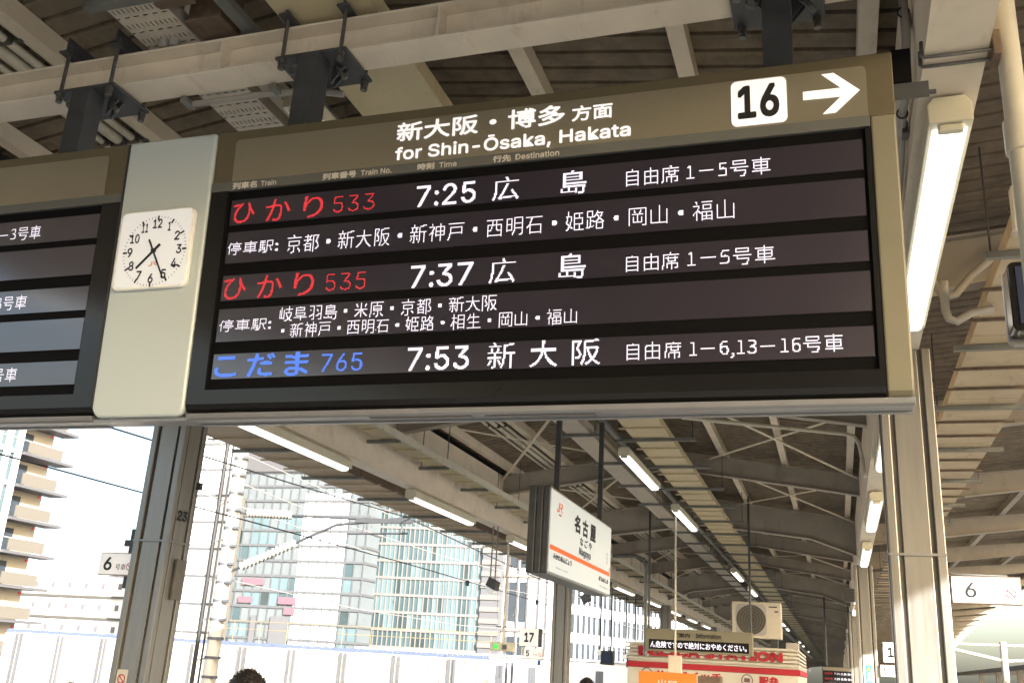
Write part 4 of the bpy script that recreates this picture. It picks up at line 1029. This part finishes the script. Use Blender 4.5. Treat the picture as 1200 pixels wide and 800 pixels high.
hr_ = thing("handrail", "thin yellow handrail above the parapet in front of the glass building", "handrail", (-30, 58, 2))
m.build("rail", mat("yellow_rail", (.22, .18, .08), .5), hr_)

# ------------------------------------------------------------------ buildings
apt = thing("apartment_building", "beige apartment block with stacked balconies at the left edge", "building", (-75, 60, -8))
MB().box(-100, -75.0, 40, 77.5, -8, 48).build("wall", bbeige, apt)
for k in range(17):
    z = -6.4 + 3.05 * k
    sl = MB().box(-74.99, -72.9, 72.0, 78.6, z, z + .26).build("balcony_slab", bslab, apt)
    MB().box(-73.1, -73.0, 72.6, 77.0, z + .321, z + 1.4).build("railing", brail, sl)
    MB().box(-74.98, -74.9, 73.6, 74.8, z + .4, z + 2.5).build("window", winm, sl)
    MB().tube([(-74.2, 76.4, z + 2.6), (-74.2, 76.4, z + 2.85)], .12, 8).build("alarm_lamp", redp, sl)
MB().box(-74.9, -73.6, 50, 71.9, -8, 48).build("glass_front", glassb, apt)
for k in range(16): MB().box(-73.55, -73.1, 52 + 1.3 * k, 52.4 + 1.3 * k, -8, 48).build("pier", bw, apt)
for k in range(17): MB().box(-73.58, -73.3, 50, 71.9, -6.4 + 3.05 * k, -6.0 + 3.05 * k).build("floor_band", bw, apt)
fa = thing("apartment_building", "pale hazy apartment block with thin yellow balcony lines beyond the barrier", "building", (-105, 120, -8))
MB().box(-118, -93, 120, 135, -8, 10.5).build("wall", bw, fa)
for r_ in range(5):
    MB().box(-117.5, -93.5, 119.6, 119.98, -4.5 + 3 * r_, -4.2 + 3 * r_).build("balcony_line", brail, fa)
    for c_ in range(8): MB().box(-116.8 + 3 * c_, -116.2 + 3 * c_, 119.9, 119.99, -3.2 + 3 * r_, -2.4 + 3 * r_).build("window", mull, fa)
gb = thing("office_building", "pale grey far office block rising behind the hazy apartments", "building", (-135, 150, -8))
MB().box(-146, -124, 150, 170, -8, 19).build("wall", hazyg, gb)
for c_ in range(5): MB().box(-145 + 4.2 * c_, -143 + 4.2 * c_, 149.8, 149.99, 8, 18).build("window_band", bw, gb)
wt = thing("office_building", "white slab tower with fine floor lines right of the pillar numbered 23", "building", (-66, 95, -8))
MB().box(-74, -65.4, 95, 112, -8, 40).build("wall", bw, wt)
for k in range(15): MB().box(-74.05, -65.35, 94.9, 94.99, -6 + 3 * k, -5.75 + 3 * k).build("floor_line", bgrey, wt)
def curtain(name, label, x0, x1, y0, y1, z0, z1, gm, nx, nz, mw=.12, rot=0.0, parapet=None, mm_=None, region=(1.0, 1.0)):
    mm_ = mm_ or mull
    t = thing(name, label, "building", (x0, y0, z0), (0, 0, rot))
    w, d, h = x1 - x0, y1 - y0, z1 - z0
    MB().box(0, w, 0, d, 0, h).build("glass_wall", gm, t, True)
    rnd = random.Random(nx * nz); pw, ph = w / nx, h / nz
    for mm, share in ((glassb, .16), (glassl, .30), (glassk, .10)):
        g = MB(); i = 0
        while i < nx * nz:
            run = rnd.choice((1, 1, 1, 2))
            a, j = i % nx, i // nx
            if rnd.random() < share and a <= nx * region[0] and j <= nz * region[1]:
                for r_ in range(run):
                    if a + r_ < nx:
                        e = .012 * (1 + (glassb, glassl, glassk).index(mm))
                        g.add([(pw * (a + r_), -e, ph * j), (pw * (a + r_ + 1), -e, ph * j), (pw * (a + r_ + 1), -e, ph * (j + 1)), (pw * (a + r_), -e, ph * (j + 1))], [(0, 1, 2, 3)])
            i += run
        g.build("tinted_panes", mm, t, True)["kind"] = "stuff"
    g = MB()
    for i in range(nx + 1): g.box(w * i / nx - mw / 2, w * i / nx + mw / 2, -.12, -.01, 0, h)
    g.build("mullions", mm_, t, True)
    g = MB()
    for j in range(nz + 1): g.box(0, w, -.16, -.125, h * j / nz - mw * 1.2, h * j / nz + mw * 1.2)
    for j in range(nz + 1): g.box(w + .01, w + .12, 0, d, h * j / nz - mw * 1.2, h * j / nz + mw * 1.2)
    g.build("floor_bands", mm_, t, True)
    if parapet: MB().box(-.2, w + .2, -.3, d + .2, h + .01, h + parapet).build("parapet", bslab, t, True)
    return t
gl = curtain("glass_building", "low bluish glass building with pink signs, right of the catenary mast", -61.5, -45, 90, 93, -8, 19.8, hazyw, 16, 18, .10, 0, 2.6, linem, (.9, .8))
# sun glint and reflected facades put onto the glass as flat panels, plus signs
MB().box(9.0, 14.2, -.05, -.042, 3, 25.5).build("bright_patch", bw, gl, True)  # sun glint on the glass, put in as a white sheet
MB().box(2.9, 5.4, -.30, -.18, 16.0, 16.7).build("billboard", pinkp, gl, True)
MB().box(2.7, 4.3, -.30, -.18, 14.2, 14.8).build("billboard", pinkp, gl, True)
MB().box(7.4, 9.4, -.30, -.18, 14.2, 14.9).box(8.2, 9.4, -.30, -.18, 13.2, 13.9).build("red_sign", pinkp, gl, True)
MB().box(4.5, 5.1, -.30, -.18, 8.6, 13).box(6.8, 8.8, -.30, -.18, 9.5, 13).build("reflection_panel", bgrey, gl, True)  # reflections in the glass, put in as flat grey sheets
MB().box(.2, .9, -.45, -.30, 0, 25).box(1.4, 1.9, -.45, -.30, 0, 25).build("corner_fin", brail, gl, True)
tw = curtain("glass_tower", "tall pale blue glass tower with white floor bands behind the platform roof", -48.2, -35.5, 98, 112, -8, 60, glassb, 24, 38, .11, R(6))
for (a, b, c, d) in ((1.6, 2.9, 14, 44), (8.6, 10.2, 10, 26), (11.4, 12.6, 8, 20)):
    MB().box(a, b, -.045, -.038, c, d).build("bright_patch", glassl, tw, True)
MB().box(-3.4, -.3, .5, 14, 0, 66).build("white_wing", bw, tw, True)
for k in range(18): MB().box(-3.0, -1.2, .3, .49, 3 + 3.4 * k, 5.0 + 3.4 * k).build("wing_window", glassb, tw, True)
gt = thing("office_tower", "white tower with dark vertical strips and a grey ribbed side, behind the 17 box", "building", (-35, 100, -8))
MB().box(-33.4, -28.0, 100, 105, -8, 40).build("wall", bw, gt)
MB().box(-35.55, -33.45, 98.9, 105, -8, 40).build("ribbed_side", bgrey, gt)
for k in range(40): MB().box(-35.57, -33.43, 98.75, 98.89, -7.6 + 1.2 * k, -7.1 + 1.2 * k).build("rib", mull, gt)
for x in (-33.0, -31.9, -30.8, -29.6, -28.7): MB().box(x, x + .16, 99.8, 99.99, -8, 40).build("dark_strip", bslab, gt)
for k in range(8): MB().box(-33.4, -28.0, 99.7, 99.79, -6 + 5.5 * k, -5.7 + 5.5 * k).build("floor_line", mull, gt)
for k in range(7):
    MB().box(-32.75, -32.0, 99.9, 99.99, -5 + 5.5 * k, -1 + 5.5 * k).box(-31.6, -30.9, 99.9, 99.99, -5 + 5.5 * k, -1 + 5.5 * k).build("window", winm, gt)
yw_ = math.atan2(.962, .272)
wb = thing("office_building", "white office block with a grid of narrow tall windows under the name sign", "building", (-29.2, 110, -8), (0, 0, yw_))
MB().box(0, 34, .4, 9, 0, 30).build("wall", bw, wb, True)
wm = MB()
for i in range(26): wm.box(.1 + 1.28 * i, .50 + 1.28 * i, .31, .39, 0, 30)
wm.build("pier", bw, wb, True)
for j in range(10): MB().box(0, 34, .25, .385, .1 + 3.15 * j, .95 + 3.15 * j).build("floor_band", bw, wb, True)
wmesh = MB().box(0, .86, .372, .395, 0, 2.08).build("window", winm, wb, True)
wmesh.location = (.51, 0, 1.0 + 9.45)
for i in range(25):
    for j in range(3, 7):
        if i == 0 and j == 3: continue
        c = wmesh.copy(); COL.objects.link(c); c.parent = wb; c.location = (.51 + 1.28 * i, 0, 1.0 + 3.15 * j)
m = MB().box(-6.2, -5.6, -1, -.9, 9, 12.5)
bs = thing("blue_sign", "small blue street sign below the name sign beside the white office block", "sign", (-24.5, 92, 2.5))
MB().box(-24.9, -24.0, 92, 92.1, 2.3, 3.5).build("plate", bluep, bs)
MB().tube([(-24.45, 92.2, -8), (-24.45, 92.2, 3.5)], .08, 8).build("post", galv, bs)
# right: the neighbouring platform's roof and a mast
nr = thing("neighbouring_canopy", "dark roof of the next platform seen low at the right edge", "roof", (16, 60, 3))
MB().prism([(9.5, 3.0), (9.5, 3.25), (15, 4.1), (24, 4.6), (24, 4.3), (15, 3.8)], 'y', 30, 150).build("roof_deck", deckm, nr)
for k in range(8): MB().box(14.8, 15.2, 34 + 13 * k, 34.4 + 13 * k, -1.25, 3.8).build("pillar", steel2, nr)
MB().box(10, 22, 30, 150, -1.25, 0).build("platform_slab", conc, nr)
rm = thing("catenary_mast", "white catenary mast with crossarms beyond the right roof edge", "mast", (7.6, 55, -1.25))
MB().tube([(7.7, 55, -1.25), (7.7, 55, 4.1)], .16, 14).build("mast", whitem, rm)
MB().tube([(4.2, 55, 3.9), (7.7, 55, 3.2), (13, 55, 3.6)], .08, 8).tube([(4.0, 55, 3.9), (13, 55, 4.0)], .06, 8).build("cross_arm", whitem, rm)
